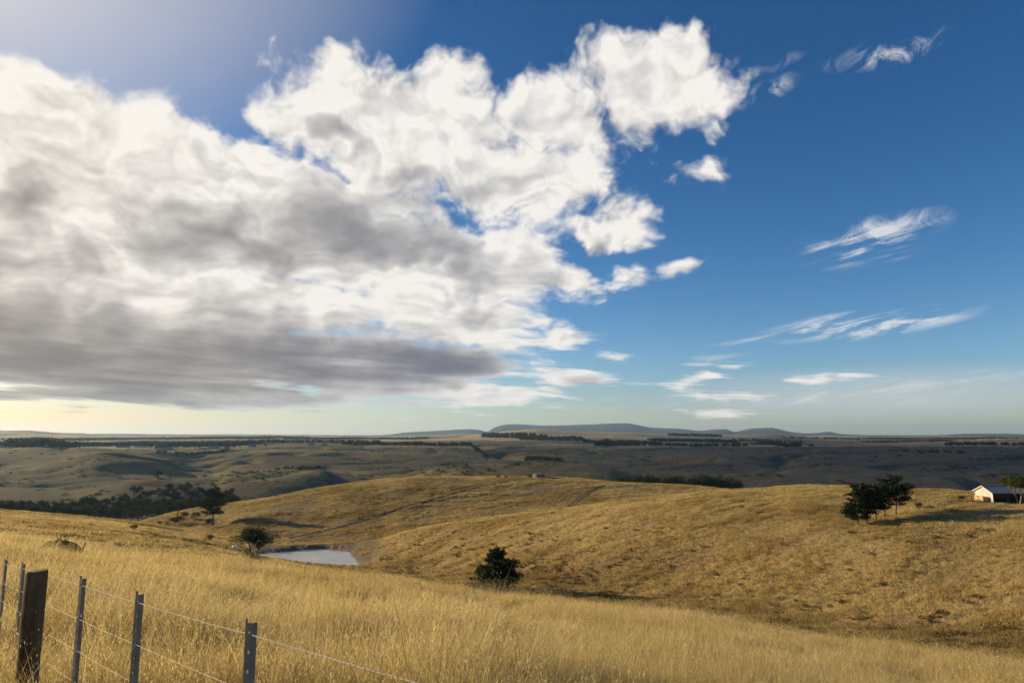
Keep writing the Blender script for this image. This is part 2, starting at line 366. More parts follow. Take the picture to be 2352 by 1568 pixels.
# the farm dam: a pond held by an earth bank in the gully
POND_Z = EYE - 45.0
def on_level(px, py, z):
    a, s = bearing(px, py)
    d = (z - EYE) / s
    return d * math.sin(a), d * math.cos(a)
POND = np.array([on_level(x, y, POND_Z) for x, y in ((588,1273),(640,1266),(690,1261),(745,1258.5),(785,1260),(803,1268),(815,1283),(826,1297),(806,1302),(770,1302),(720,1299),(660,1290),(610,1281))])
BANK = np.array([on_level(x, y, POND_Z + 2.0) for x, y in ((560,1257),(620,1251.5),(690,1249),(760,1247),(830,1247),(862,1252))])
def poly_sd(px, py, poly, closed=True):
    """distance to the polyline, negative inside when closed"""
    d2 = np.full(px.shape, 1e18); ins = np.zeros(px.shape, bool)
    n = len(poly)
    for i in range(n if closed else n - 1):
        ax, ay = poly[i]; bx, by = poly[(i + 1) % n]
        ex, ey = bx - ax, by - ay
        t = np.clip(((px - ax) * ex + (py - ay) * ey) / (ex * ex + ey * ey), 0, 1)
        d2 = np.minimum(d2, (px - ax - t * ex) ** 2 + (py - ay - t * ey) ** 2)
        if closed:
            c = ((ay > py) != (by > py)) & (px < (bx - ax) * (py - ay) / (by - ay + 1e-12) + ax)
            ins ^= c
    d = np.sqrt(d2)
    return np.where(ins, -d, d) if closed else d
POND_C = POND.mean(0)
def height(X, Y):
    X = np.atleast_1d(np.asarray(X, float)); Y = np.atleast_1d(np.asarray(Y, float))
    d = np.hypot(X, Y)
    z = base_height(X, Y) + undulation(X, Y, d)
    near = np.hypot(X - POND_C[0], Y - POND_C[1]) < 75
    if near.any():
        x, y, h = X[near], Y[near], z[near]
        sdp = poly_sd(x, y, POND) + 0.8 * vnoise(x / 5, y / 5, 3)
        o = np.maximum(sdp, 0)
        shore = POND_Z + 0.10 + 0.16 * o
        w = np.exp(-(o / 9.0) ** 2)
        h = h * (1 - w) + shore * w
        bd = poly_sd(x, y, BANK, False)
        h = np.maximum(h, POND_Z + 1.15 - np.maximum(bd - 1.6, 0) * 0.30 + 0.12 * vnoise(x / 2.5, y / 2.5, 8))
        h = np.where(sdp < 0, POND_Z + 0.05 - np.minimum(1.6, -sdp * 0.25), h)
        z[near] = h
    return z
def height1(x, y):
    return float(height(np.array([x]), np.array([y]))[0])
def spot(px, py, d0, d1, drop=0.0):
    """ground point seen on bearing px at the slope of py, searched between the distances d0 and d1"""
    a, s = bearing(px, py)
    d = np.exp(np.linspace(math.log(d0), math.log(d1), 900))
    X, Y = d * math.sin(a), d * math.cos(a)
    e = (height(X, Y) - EYE) / d - s
    i = np.where(e >= 0)[0]
    k = int(i[0]) if len(i) else int(np.argmax(e))
    return float(X[k]), float(Y[k]), float(s * 0 + height1(X[k], Y[k])) - drop, float(d[k])
# ------------------------------------------------------------------ ground sheet
def polar_mesh(name, rings, azs, mat, wrap):
    A, D = np.meshgrid(azs, rings)
    X, Y = (D * np.sin(A)).ravel(), (D * np.cos(A)).ravel()
    Z = height(X, Y)
    nr, na = len(rings), len(azs)
    co = np.stack([X, Y, Z], 1)
    i = np.arange((nr - 1) * na).reshape(nr - 1, na)
    j = np.roll(i, -1, axis=1) if wrap else i[:, 1:]
    i = i if wrap else i[:, :-1]
    quads = np.stack([i, j, j + na, i + na], -1).reshape(-1, 4)[:, ::-1]
    me = bpy.data.meshes.new(name)
    me.vertices.add(len(co)); me.vertices.foreach_set('co', co.ravel())
    me.loops.add(quads.size); me.loops.foreach_set('vertex_index', quads.ravel().astype(np.int32))
    me.polygons.add(len(quads)); me.polygons.foreach_set('loop_start', np.arange(0, quads.size, 4, dtype=np.int32))
    me.update(); me.validate()
    me.shade_smooth()
    me.materials.append(mat)
    ob = bpy.data.objects.new(name, me); COL.objects.link(ob)
    return ob, X, Y, Z
# ------------------------------------------------------------------ helpers for objects and materials
def tag(o, label=None, cat=None, group=None, kind=None):
    if label: o['label'] = label
    if cat: o['category'] = cat
    if group: o['group'] = group
    if kind: o['kind'] = kind
    return o
def empty(name, loc=(0, 0, 0), rz=0.0):
    o = bpy.data.objects.new(name, None); COL.objects.link(o)
    o.location = loc; o.rotation_euler = (0, 0, rz); o.empty_display_size = 0.3
    return o
def link(name, me, mat=None, parent=None, loc=None, rot=None, smooth=False):
    if mat is not None and not me.materials: me.materials.append(mat)
    if smooth: me.shade_smooth()
    o = bpy.data.objects.new(name, me); COL.objects.link(o)
    if parent is not None: o.parent = parent
    if loc is not None: o.location = loc
    if rot is not None: o.rotation_euler = rot
    return o
def copy_thing(root):
    r = root.copy(); COL.objects.link(r)
    for ch in root.children:
        c = ch.copy(); COL.objects.link(c); c.parent = r
        for g in ch.children:
            d = g.copy(); COL.objects.link(d); d.parent = c
    return r
def mesh_of(name, verts, faces):
    me = bpy.data.meshes.new(name); me.from_pydata([tuple(map(float, v)) for v in verts], [], faces); me.update()
    return me
def material(name, build, rough=0.9):
    m = bpy.data.materials.new(name); m.use_nodes = True
    b = NB(m.node_tree)
    p = m.node_tree.nodes['Principled BSDF']
    p.inputs['Roughness'].default_value = rough
    p.inputs['Specular IOR Level'].default_value = 0.2
    build(b, p, m.node_tree.nodes['Material Output'])
    return m
def flat(name, col, rough=0.8, var=0.25, scale=3.0, metal=0.0, bump=0.0, stretch=(1, 1, 1)):
    """a plain surface with mottling"""
    def f(b, p, out):
        tc = b.n('ShaderNodeTexCoord')
        v = b.v('MULTIPLY', tc.outputs['Object'], stretch)
        n = b.noise(v, scale, 5.0, .6)
        dk, lt = tuple(c * (1 - var) for c in col), tuple(min(1, c * (1 + var)) for c in col)
        b.put(p.inputs['Base Color'], b.mix(b.ramp(n, .3, .7), dk, lt))
        p.inputs['Metallic'].default_value = metal
        if bump:
            bp = b.n('ShaderNodeBump'); bp.inputs['Strength'].default_value = bump; bp.inputs['Distance'].default_value = 0.02
            b.put(bp.inputs['Height'], n); b.put(p.inputs['Normal'], bp.outputs[0])
    return material(name, f, rough)
def ground_build(b, p, out):
    geo = b.n('ShaderNodeNewGeometry')
    at = b.n('ShaderNodeAttribute', attribute_name='cover')
    pos = b.v('MULTIPLY', geo.outputs['Position'], (1, 1, 0.0))
    n1 = b.noise(pos, 0.9, 6.0, .65); n2 = b.noise(pos, 0.045, 6.0, .6); n3 = b.noise(pos, 0.006, 5.0, .6)
    t = b.m('ADD', b.m('MULTIPLY', n1, .4), b.m('ADD', b.m('MULTIPLY', n2, .45), b.m('MULTIPLY', n3, .25)))
    k = b.ramp(t, .36, .74, to=(0.62, 1.38))
    c = b.v('SCALE', at.outputs['Color'], scale=k)
    # scattered rank green patches
    g = b.ramp(b.noise(b.v('ADD', pos, (310, 77, 0)), 0.022, 7.0, .68), .56, .70)
    c = b.mix(b.m('MULTIPLY', g, .55), c, (.10, .088, .038))
    far = b.ramp(b.v('LENGTH', pos), 550.0, 900.0)
    g2 = b.ramp(b.noise(b.v('ADD', b.v('MULTIPLY', pos, (.7, 1.3, 0)), (910, 377, 0)), 0.011, 8.0, .72), .50, .66)
    c = b.mix(b.m('MULTIPLY', b.m('MULTIPLY', g2, far), .62), c, (.075, .07, .034))
    b.put(p.inputs['Base Color'], c)
    bp = b.n('ShaderNodeBump'); bp.inputs['Strength'].default_value = 0.7; bp.inputs['Distance'].default_value = 0.6
    hgt = b.m('ADD', n1, b.m('MULTIPLY', b.noise(pos, 0.22, 6.0, .7), 2.2))
    hgt = b.m('ADD', hgt, b.m('MULTIPLY', b.m('MULTIPLY', b.noise(pos, 0.03, 7.0, .7), far), 14.0))
    b.put(bp.inputs['Height'], hgt)
    b.put(p.inputs['Normal'], bp.outputs[0])
M_GROUND = material('dry_pasture', ground_build, 1.0)
# ------------------------------------------------------------------ ground
fine = np.linspace(R(-41), R(41), 800)
coarse = np.linspace(R(41), R(319), 80)[1:-1]
AZS = np.concatenate([fine, coarse])
def lg(a, b_, n): return list(np.exp(np.linspace(math.log(a), math.log(b_), n, endpoint=False)))
RINGS = np.array(lg(0.5, 20, 80) + lg(20, 100, 90) + lg(100, 600, 220) + lg(600, 3000, 180) + lg(3000, 7000, 40) + [7000.0])
RINGS_FAR = np.array(lg(7000, 27000, 90) + [27000.0])
ground, GXs, GYs, GZs = polar_mesh('ground', RINGS, AZS, M_GROUND, True)
tag(ground, 'rolling pasture of golden dry grass falling to shaded valleys', 'ground', kind='structure')
hills, HXs, HYs, HZs = polar_mesh('distant_hills', RINGS_FAR, AZS, M_GROUND, True)
tag(hills, 'low blue ranges along the horizon', 'hills', kind='structure')
def lerp3(a, b_, t): return a[None] * (1 - t[:, None]) + b_[None] * t[:, None]
STRAW, OLIVE, BROWN, PALE, EARTH, WOOD = (np.array(c) for c in ((.27, .185, .068), (.20, .155, .058), (.20, .134, .054), (.44, .33, .16), (.19, .135, .08), (.022, .030, .024)))
def cover(ob, X, Y):
    d = np.hypot(X, Y); az = np.arctan2(X, Y)
    big = vnoise(X / 60, Y / 60, 21) + .5 * vnoise(X / 21, Y / 21, 22)
    c = lerp3(STRAW, BROWN, sstep(-.15, .8, big) * .75)
    # beyond the near hills the pasture is grazed and greyer
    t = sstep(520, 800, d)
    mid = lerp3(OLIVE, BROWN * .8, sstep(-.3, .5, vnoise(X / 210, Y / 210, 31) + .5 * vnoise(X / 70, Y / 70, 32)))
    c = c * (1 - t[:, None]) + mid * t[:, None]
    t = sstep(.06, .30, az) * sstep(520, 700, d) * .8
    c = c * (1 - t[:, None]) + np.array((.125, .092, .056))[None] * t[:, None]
    # paddocks on the plateau: a skewed patchwork, each with its own cover
    u, v = (X * .93 + Y * .2) / 620 + .12 * vnoise(X / 900, Y / 900, 61), (Y - X * .25) / 760
    iu, iv = np.floor(u), np.floor(v + .37 * (np.floor(u) % 3))
    h = _hash(iu, iv, 9)
    pad = np.where((h < .42)[:, None], PALE[None], np.where((h < .72)[:, None], (OLIVE * 1.35)[None], (BROWN * .85)[None]))
    t = sstep(1900, 2500, d)
    c = c * (1 - t[:, None]) + pad * t[:, None]
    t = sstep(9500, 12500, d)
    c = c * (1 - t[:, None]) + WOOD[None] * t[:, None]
    # ploughed slope beside the shaded spur
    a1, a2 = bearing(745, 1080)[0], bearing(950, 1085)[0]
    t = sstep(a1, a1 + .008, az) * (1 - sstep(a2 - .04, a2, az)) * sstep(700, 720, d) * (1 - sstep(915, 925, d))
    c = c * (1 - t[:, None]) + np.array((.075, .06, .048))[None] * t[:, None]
    # bare earth round the dam
    sd_ = poly_sd(X, Y, POND); bd = poly_sd(X, Y, BANK, False)
    t = np.maximum((1 - sstep(1.5, 4.5, sd_ + 1.5 * vnoise(X / 4, Y / 4, 41))), 1 - sstep(3.0, 6.5, bd + 1.2 * vnoise(X / 3, Y / 3, 42)))
    E = np.array(spot_cache) if spot_cache else None
    if E is not None:
        r = poly_sd(X, Y, E, False)
        t = np.maximum(t, .8 * (1 - sstep(2, 5.5, r + 2.5 * vnoise(X / 5, Y / 5, 43))))
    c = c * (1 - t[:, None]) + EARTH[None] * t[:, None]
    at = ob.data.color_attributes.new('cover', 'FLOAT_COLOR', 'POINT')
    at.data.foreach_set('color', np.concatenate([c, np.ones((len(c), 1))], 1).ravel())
spot_cache = [spot(px, py, 200, 300)[:2] for px, py in ((838, 1292), (850, 1278), (872, 1263))]
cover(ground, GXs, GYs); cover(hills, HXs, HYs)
# ------------------------------------------------------------------ pond
def water_build(b, p, out):
    tc = b.n('ShaderNodeTexCoord')
    b.put(p.inputs['Base Color'], b.mix(b.ramp(b.noise(b.v('MULTIPLY', tc.outputs['Object'], (1, 2.2, 1)), .05, 5.0, .6), .4, .65), (.24, .235, .19), (.30, .29, .24)))
    p.inputs['IOR'].default_value = 1.33; p.inputs['Specular IOR Level'].default_value = 0.6
    p.inputs['Roughness'].default_value = 0.12
    bp = b.n('ShaderNodeBump'); bp.inputs['Strength'].default_value = 0.25; bp.inputs['Distance'].default_value = 0.05
    b.put(bp.inputs['Height'], b.noise(b.v('MULTIPLY', tc.outputs['Object'], (1, 1.6, 1)), 2.2, 4.0, .6))
    b.put(p.inputs['Normal'], bp.outputs[0])
M_WATER = material('milky_dam_water', water_build, 0.12)
pc = POND.mean(0)
pv = [(x + (x - pc[0]) * .12, y + (y - pc[1]) * .12, POND_Z) for x, y in POND]
water = link('pond_water', mesh_of('pond_water', pv, [tuple(range(len(pv)))]), M_WATER)
tag(water, 'pale milky pond of the farm dam in the gully', 'pond', kind='structure')
# ------------------------------------------------------------------ worn farm tracks as earth strips; dark colour also paints the shaded cut bank
M_TRACK = flat('track_earth_shade', (.115, .08, .043), 1.0, .35, .5)
def ribbon(name, pts, width, mat, lift, d0, d1, n=160):
    k = [spot(px, py, d0, d1)[:2] for px, py in pts]
    k = np.array(k); s = np.concatenate([[0], np.cumsum(np.hypot(*np.diff(k, axis=0).T))])
    u = np.linspace(0, s[-1], n)
    x, y = pchip1(s, k[:, 0], u), pchip1(s, k[:, 1], u)
    tx, ty = np.gradient(x), np.gradient(y); L = np.hypot(tx, ty); nx, ny = -ty / L, tx / L
    V, Fc = [], []
    ww = width * (1 + .2 * vnoise(u / 9.0, u * 0, 71))
    for sgn in (-1, -.35, .35, 1):
        X, Y = x + nx * ww * .5 * sgn, y + ny * ww * .5 * sgn
        Z = height(X, Y) + (lift if abs(sgn) < 1 else -lift)
        V.append(np.stack([X, Y, Z], 1))
    V = np.concatenate(V)
    for r in range(3):
        for i in range(n - 1):
            Fc.append((r * n + i, r * n + i + 1, (r + 1) * n + i + 1, (r + 1) * n + i))
    me = mesh_of(name, V, Fc)
    bm = bmesh.new(); bm.from_mesh(me); bmesh.ops.recalc_face_normals(bm, faces=bm.faces)
    if sum(f.normal.z for f in bm.faces) < 0: bmesh.ops.reverse_faces(bm, faces=bm.faces)
    bm.to_mesh(me); bm.free()
    o = link(name, me, mat, smooth=True)
    return o, np.stack([x, y], 1)
TRACKS = []
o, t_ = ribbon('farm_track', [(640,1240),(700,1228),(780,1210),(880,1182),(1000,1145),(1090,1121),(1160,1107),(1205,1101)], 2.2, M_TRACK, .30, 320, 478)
tag(o, 'worn track darkened for its shaded bank, climbing across the golden middle hill', 'track', kind='structure'); TRACKS.append(t_)
for dx in (0, 9):
    o, t_ = ribbon('wheel_rut', [(1300+dx,1165),(1330+dx,1143),(1370+dx,1120),(1388+dx,1112)], 0.9, M_TRACK, .22, 320, 470, 60)
    tag(o, ('left' if dx == 0 else 'right') + ' wheel rut of the short double track below the middle hilltop', 'track', kind='structure'); TRACKS.append(t_)
# ------------------------------------------------------------------ the cloud whose shadow lies on the valleys (outside the frame, in the sun's direction)
CLOUD_H = 3500.0
coff = CLOUD_H / math.tan(SUN_EL)
cox, coy = coff * math.sin(SUN_AZ), coff * math.cos(SUN_AZ)
gx_, gy_ = np.arange(-3800, 5200, 55.0), np.arange(60, 5600, 55.0)
CX, CY = np.meshgrid(gx_, gy_)
LIT = np.array([(-215, -400), (-225, 300), (-285, 420), (-270, 500), (-150, 545), (60, 560), (230, 520), (285, 400), (262, 300), (310, 200), (330, -400)])
sdl = poly_sd(CX.ravel(), CY.ravel(), LIT).reshape(CX.shape)
nz = fbm(CX / 520, CY / 520, 4, 101)
th = sstep(0, 420, sdl - 40) * 330 + 40 + nz * 120
th = np.where(sdl > 0, th, -1)
far_ = sstep(2100, 3400, CY)
th = th - far_ * (170 + 260 * np.clip(fbm(CX / 900, CY / 420, 3, 131), -1, 1)) - sstep(4300, 5400, CY) * 500
th = th - 420 * np.exp(-((CX - 1900) / 800) ** 2 - ((CY - 3050) / 330) ** 2) - 300 * np.exp(-((CX - 500) / 700) ** 2 - ((CY - 4100) / 300) ** 2)
th = np.where(CY > 640, th * (1 - .14 * (1 - sstep(150, 700, CX))), th)
left_ = sstep(-80, -620, CX - .05 * CY)
th = th - left_ * (295 + 250 * fbm(CX / 420, CY / 420, 3, 151))
edge = np.minimum(np.minimum(CX - gx_[0], gx_[-1] - CX), CY * 0 + 1e9)
th = np.minimum(th, edge * .5) 
nyc, nxc = CX.shape
cv, cf = [], []
WX, WY = CX + cox, CY + coy
th = np.minimum(th, (-.92 * WY - WX) * .4)
Zt = CLOUD_H + np.maximum(th, 0) * .72; Zb = CLOUD_H - np.maximum(th, 0) * .28
cv = np.concatenate([np.stack([WX, WY, Zt], -1).reshape(-1, 3), np.stack([WX, WY, Zb], -1).reshape(-1, 3)])
N_ = nyc * nxc
solid = (th[:-1, :-1] > 0) | (th[1:, :-1] > 0) | (th[:-1, 1:] > 0) | (th[1:, 1:] > 0)
for j, i in zip(*np.where(solid)):
    a = j * nxc + i
    cf.append((a, a + 1, a + nxc + 1, a + nxc)); cf.append((N_ + a + nxc, N_ + a + nxc + 1, N_ + a + 1, N_ + a))
me = mesh_of('cloud', cv, cf)
bm = bmesh.new(); bm.from_mesh(me)
bmesh.ops.delete(bm, geom=[v for v in bm.verts if not v.link_faces], context='VERTS')
bmesh.ops.remove_doubles(bm, verts=bm.verts, dist=0.5)
bm.to_mesh(me); bm.free()
def cloud_build(b, p, out):
    b.t.nodes.remove(p)
    v = b.n('ShaderNodeVolumePrincipled'); v.inputs['Density'].default_value = 0.0017; v.inputs['Color'].default_value = (.95, .95, .95, 1)
    b.t.links.new(v.outputs[0], out.inputs['Volume'])
m = bpy.data.materials.new('cloud_vapour'); m.use_nodes = True
cloud_build(NB(m.node_tree), m.node_tree.nodes['Principled BSDF'], m.node_tree.nodes['Material Output'])
cloud_o = link('cloud', me, m, smooth=True)
tag(cloud_o, 'broken grey cloud sheet towards the sun shading the valleys', 'cloud', kind='stuff')
# ------------------------------------------------------------------ haze
zmin = min(GZs.min(), HZs.min()) - 2.0
zmax = max(GZs.max(), HZs.max()) + 15.0
hb = 27400.0
hv = [(x, y, z) for z in (zmin, zmax) for y in (-hb, hb) for x in (-hb, hb)]
me = mesh_of('haze', hv, [(0, 2, 3, 1), (4, 5, 7, 6), (0, 1, 5, 4), (2, 6, 7, 3), (0, 4, 6, 2), (1, 3, 7, 5)])
m = bpy.data.materials.new('thin_haze'); m.use_nodes = True
m.node_tree.nodes.remove(m.node_tree.nodes['Principled BSDF'])
v = m.node_tree.nodes.new('ShaderNodeVolumePrincipled')
v.inputs['Color'].default_value = (.47, .71, 1.0, 1); v.inputs['Density'].default_value = 2.8e-5; v.inputs['Anisotropy'].default_value = 0.35
m.node_tree.links.new(v.outputs[0], m.node_tree.nodes['Material Output'].inputs['Volume'])
haze = link('haze', me, m)
tag(haze, 'thin pale haze hanging over the far valleys', 'haze', kind='stuff')
# ------------------------------------------------------------------ grass
rng = np.random.default_rng(7)
def grass_build(cols, transl):
    def f(b, p, out):
        inst = b.n('ShaderNodeAttribute', attribute_name='tone', attribute_type='INSTANCER')
        at = b.n('ShaderNodeAttribute', attribute_name='blade')
        t = b.m('ADD', b.m('MULTIPLY', inst.outputs['Fac'], .75), b.m('MULTIPLY', at.outputs['Fac'], .45))
        cr = b.n('ShaderNodeValToRGB'); b.put(cr.inputs[0], t)
        el = cr.color_ramp.elements
        el[0].position, el[0].color = 0.05, (*cols[0], 1)
        el[1].position, el[1].color = 1.0, (*cols[-1], 1)
        for i, c in enumerate(cols[1:-1]):
            e = el.new(0.05 + .95 * (i + 1) / (len(cols) - 1)); e.color = (*c, 1)
        b.put(p.inputs['Base Color'], cr.outputs[0])
        p.inputs['Roughness'].default_value = .55; p.inputs['Specular IOR Level'].default_value = .25
        tr = b.n('ShaderNodeBsdfTranslucent'); b.put(tr.inputs[0], cr.outputs[0])
        mx = b.n('ShaderNodeMixShader'); mx.inputs[0].default_value = transl
        b.t.links.new(p.outputs[0], mx.inputs[1]); b.t.links.new(tr.outputs[0], mx.inputs[2])
        b.t.links.new(mx.outputs[0], out.inputs[0])
    return f
STRAWS = [(.185, .122, .040), (.34, .24, .080), (.50, .37, .138), (.62, .485, .22)]
M_GRASS = material('dry_grass_blades', grass_build(STRAWS, .58))
def tuft(name, n, radius, h0, h1, width, lean, seeds=0.0, seg=3, wind=(.10, -.03)):
    V, Fc, A = [], [], []
    for k in range(n):
        r, a = radius * math.sqrt(rng.random()), rng.random() * 2 * math.pi
        x, y = r * math.cos(a), r * math.sin(a)
        h = h0 + (h1 - h0) * rng.random() ** 1.3
        la = rng.random() * 2 * math.pi; lz = lean * rng.random() ** .8 * h
        dx, dy = math.cos(la) * lz + wind[0] * h, math.sin(la) * lz + wind[1] * h
        fa = rng.random() * math.pi; wx, wy = math.cos(fa) * width * .5, math.sin(fa) * width * .5
        base = len(V); tone = rng.random()
        for s in range(seg + 1):
            t = s / seg; u = t ** 1.9
            cx, cy, cz = x + dx * u, y + dy * u, h * (t - .18 * lean * u) - .03
            w = 1 - t ** 2 if s < seg else 0.0
            if s < seg:
                V += [(cx - wx * w, cy - wy * w, cz), (cx + wx * w, cy + wy * w, cz)]; A += [tone, tone]
            else:
                V.append((cx, cy, cz)); A.append(tone)
        for s in range(seg - 1):
            i = base + 2 * s; Fc.append((i, i + 1, i + 3, i + 2))
        i = base + 2 * (seg - 1); Fc.append((i, i + 1, i + 2))
        if rng.random() < seeds:      # nodding oat head
            tip = np.array(V[-1]); m_ = 5 + int(rng.integers(5))
            for q_ in range(m_):
                f_ = q_ / m_
                o = tip + np.array([dx, dy, 0]) * .25 * f_ + rng.normal(0, .018, 3) - np.array([0, 0, .15 * f_ * h * .6])
                L = width * 4.6; sa = rng.random() * 6.28
                dv = np.array([math.cos(sa) * .35, math.sin(sa) * .35, -1]) * L; sv = np.array([-math.sin(sa), math.cos(sa), 0]) * width * .38
                i = len(V); V += [tuple(o), tuple(o + dv * .5 + sv), tuple(o + dv), tuple(o + dv * .5 - sv)]; A += [min(1, tone * .4 + .75)] * 4
                Fc.append((i, i + 1, i + 2, i + 3))
    me = mesh_of(name, V, Fc)
    at = me.attributes.new('blade', 'FLOAT', 'POINT'); at.data.foreach_set('value', np.array(A, np.float32))
    return me
def tuft_set(name, count, mat, **kw):
    c = bpy.data.collections.new(name)
    for k in range(count):
        me = tuft(name, **kw); me.materials.append(mat)
        c.objects.link(bpy.data.objects.new(name, me))
    return c
def scatter_object(name, P, rot, scl, idx, tone, coll):
    me = bpy.data.meshes.new(name)
    me.vertices.add(len(P)); me.vertices.foreach_set('co', P.astype(np.float32).ravel())
    for nm, typ, key, arr in (('rot', 'FLOAT_VECTOR', 'vector', rot), ('scl', 'FLOAT_VECTOR', 'vector', scl), ('idx', 'INT', 'value', idx), ('tone', 'FLOAT', 'value', tone)):
        a = me.attributes.new(nm, typ, 'POINT'); a.data.foreach_set(key, np.ascontiguousarray(arr.astype(np.int32 if typ == 'INT' else np.float32)).ravel())
    o = bpy.data.objects.new(name, me); COL.objects.link(o)
    ng = bpy.data.node_groups.new(name + '_scatter', 'GeometryNodeTree')
    ng.interface.new_socket('Geometry', in_out='INPUT', socket_type='NodeSocketGeometry')
    ng.interface.new_socket('Geometry', in_out='OUTPUT', socket_type='NodeSocketGeometry')
    b = NB(ng)
    gi, go = b.n('NodeGroupInput'), b.n('NodeGroupOutput')
    ci = b.n('GeometryNodeCollectionInfo'); ci.inputs[0].default_value = coll; ci.inputs['Separate Children'].default_value = True; ci.inputs['Reset Children'].default_value = True
    iop = b.n('GeometryNodeInstanceOnPoints'); iop.inputs['Pick Instance'].default_value = True
    def attr(nm, typ):
        nd = b.n('GeometryNodeInputNamedAttribute', data_type=typ); nd.inputs[0].default_value = nm
        return nd.outputs[0]
    L = ng.links.new
    L(gi.outputs[0], iop.inputs['Points']); L(ci.outputs[0], iop.inputs['Instance'])
    L(attr('idx', 'INT'), iop.inputs['Instance Index']); L(attr('rot', 'FLOAT_VECTOR'), iop.inputs['Rotation']); L(attr('scl', 'FLOAT_VECTOR'), iop.inputs['Scale'])
    L(iop.outputs[0], go.inputs[0])
    md = o.modifiers.new('scatter', 'NODES'); md.node_group = ng
    return o
# which ground can be seen from the hilltop (no grass is planted in hidden hollows)
_va = np.linspace(R(-41), R(41), 420); _vd = np.exp(np.linspace(math.log(1.0), math.log(700), 700))
_A, _D = np.meshgrid(_va, _vd, indexing='ij')
_s = (base_height((_D * np.sin(_A)).ravel(), (_D * np.cos(_A)).ravel()).reshape(_A.shape) - EYE) / _D
_run = np.maximum.accumulate(_s, axis=1)
def seen(X, Y, tall):
    d = np.hypot(X, Y); a = np.arctan2(X, Y)
    i = np.clip(((a - _va[0]) / (_va[1] - _va[0])).astype(int), 0, len(_va) - 1)
    j = np.clip((np.log(d) / math.log(700) * (len(_vd) - 1)).astype(int), 0, len(_vd) - 1)
    return _s[i, j] + (tall + .3 + .004 * d) / d >= _run[i, j]
def clear_of(X, Y):
    ok = poly_sd(X, Y, POND) > 3.0
    ok &= poly_sd(X, Y, BANK, False) > 4.5
    ok &= poly_sd(X, Y, np.array(spot_cache), False) > 4.0
    for t_ in TRACKS:
        ok &= poly_sd(X, Y, t_[::6], False) > 1.1
    return ok
def sow(name, label, d0, d1, per_m2, coll, ncoll, s0, s1, tall, az0=-40.0, az1=40.0, clump=8.0, patch=.75, seed=0):
    area = .5 * R(az1 - az0) * (d1 * d1 - d0 * d0); n = int(area * per_m2)
    a = R(az0) + R(az1 - az0) * rng.random(n); d = np.sqrt(d0 * d0 + (d1 * d1 - d0 * d0) * rng.random(n))
    X, Y = d * np.sin(a), d * np.cos(a)
    k = seen(X, Y, tall); X, Y = X[k], Y[k]
    if d1 > 200: k = clear_of(X, Y); X, Y = X[k], Y[k]
    ux_ = (X + .35 * Y) / clump * (.6 if d1 > 100 else .9); uy_ = (Y - .2 * X) / clump * (1.5 if d1 > 100 else 1.1)
    big = vnoise(ux_, uy_, 201 + seed) + .6 * vnoise(ux_ * 2.7, uy_ * 2.7, 207 + seed)
    keep = rng.random(len(X)) < np.clip(.78 + .75 * big, .12, 1)
    X, Y, big = X[keep], Y[keep], big[keep]
    Z = height(X, Y)
    n = len(X)
    sc = s0 + (s1 - s0) * rng.random(n) ** 1.2
    sc = sc * np.clip(1 + .55 * big, .55, 1.6)
    rot = np.stack([rng.normal(0, .09, n), rng.normal(0, .09, n), rng.random(n) * 6.283], 1)
    rot[:, 2] = rng.normal(0, .7, n)          # keep most blades leaning with the wind
    tone = np.clip(.48 + .24 * vnoise(X / 4.5, Y / 4.5, 307) + .36 * vnoise(X / 17, Y / 17, 301) + .36 * vnoise(X / 48, Y / 40, 303) + rng.normal(0, .19, n) + (.35 if name == 'tall_oat_stalks' else 0), 0, 1)
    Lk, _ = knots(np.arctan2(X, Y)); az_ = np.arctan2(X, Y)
    gully_mask = np.exp(-((np.log(np.hypot(X, Y)) - Lk[7] - .05) / .26) ** 2) * sstep(-.42, -.2, az_) * (d0 > 30) * (.75 + .5 * vnoise(X / 14, Y / 14, 311))
    tone = np.clip(tone - .62 * gully_mask, 0, 1)  # lower grass tone along the gully line
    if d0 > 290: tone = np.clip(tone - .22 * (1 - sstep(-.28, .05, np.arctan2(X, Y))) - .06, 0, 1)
    w = .85 + .3 * rng.random(n)
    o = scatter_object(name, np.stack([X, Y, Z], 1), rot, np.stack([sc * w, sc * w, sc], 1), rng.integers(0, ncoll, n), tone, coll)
    tag(o, label, 'grass', kind='stuff')
    print(name, n)
    return o
T1 = tuft_set('oat_tuft', 6, M_GRASS, n=84, radius=.24, h0=.32, h1=.82, width=.0042, lean=.7, seeds=.22, seg=4)
T2 = tuft_set('grass_tuft', 5, M_GRASS, n=60, radius=.34, h0=.30, h1=.68, width=.009, lean=.55, seeds=.15, seg=3)
T3 = tuft_set('grass_clump', 5, M_GRASS, n=60, radius=.62, h0=.25, h1=.62, width=.022, lean=.6, seeds=.0, seg=3)
T4 = tuft_set('hill_grass_clump', 5, M_GRASS, n=56, radius=.85, h0=.18, h1=.52, width=.045, lean=.8, seg=2)
T5 = tuft_set('far_grass_clump', 5, M_GRASS, n=56, radius=1.5, h0=.22, h1=.62, width=.11, lean=.9, seg=2)
T0 = tuft_set('oat_stalk', 5, M_GRASS, n=9, radius=.5, h0=.75, h1=1.08, width=.0034, lean=.55, seeds=1.0, seg=5)
sow('tall_oat_stalks', 'single tall wild oat stalks standing above the foreground grass', 2.2, 42, 3.2, T0, 5, .8, 1.15, .9, clump=4)
sow('near_oat_grass', 'tall golden wild oat grass in the immediate foreground', 1.7, 13, 36, T1, 6, .75, 1.2, .6, clump=2.5)
sow('field_grass', 'golden dry grass of the near field', 13, 34, 15, T2, 5, .8, 1.2, .6, clump=5)
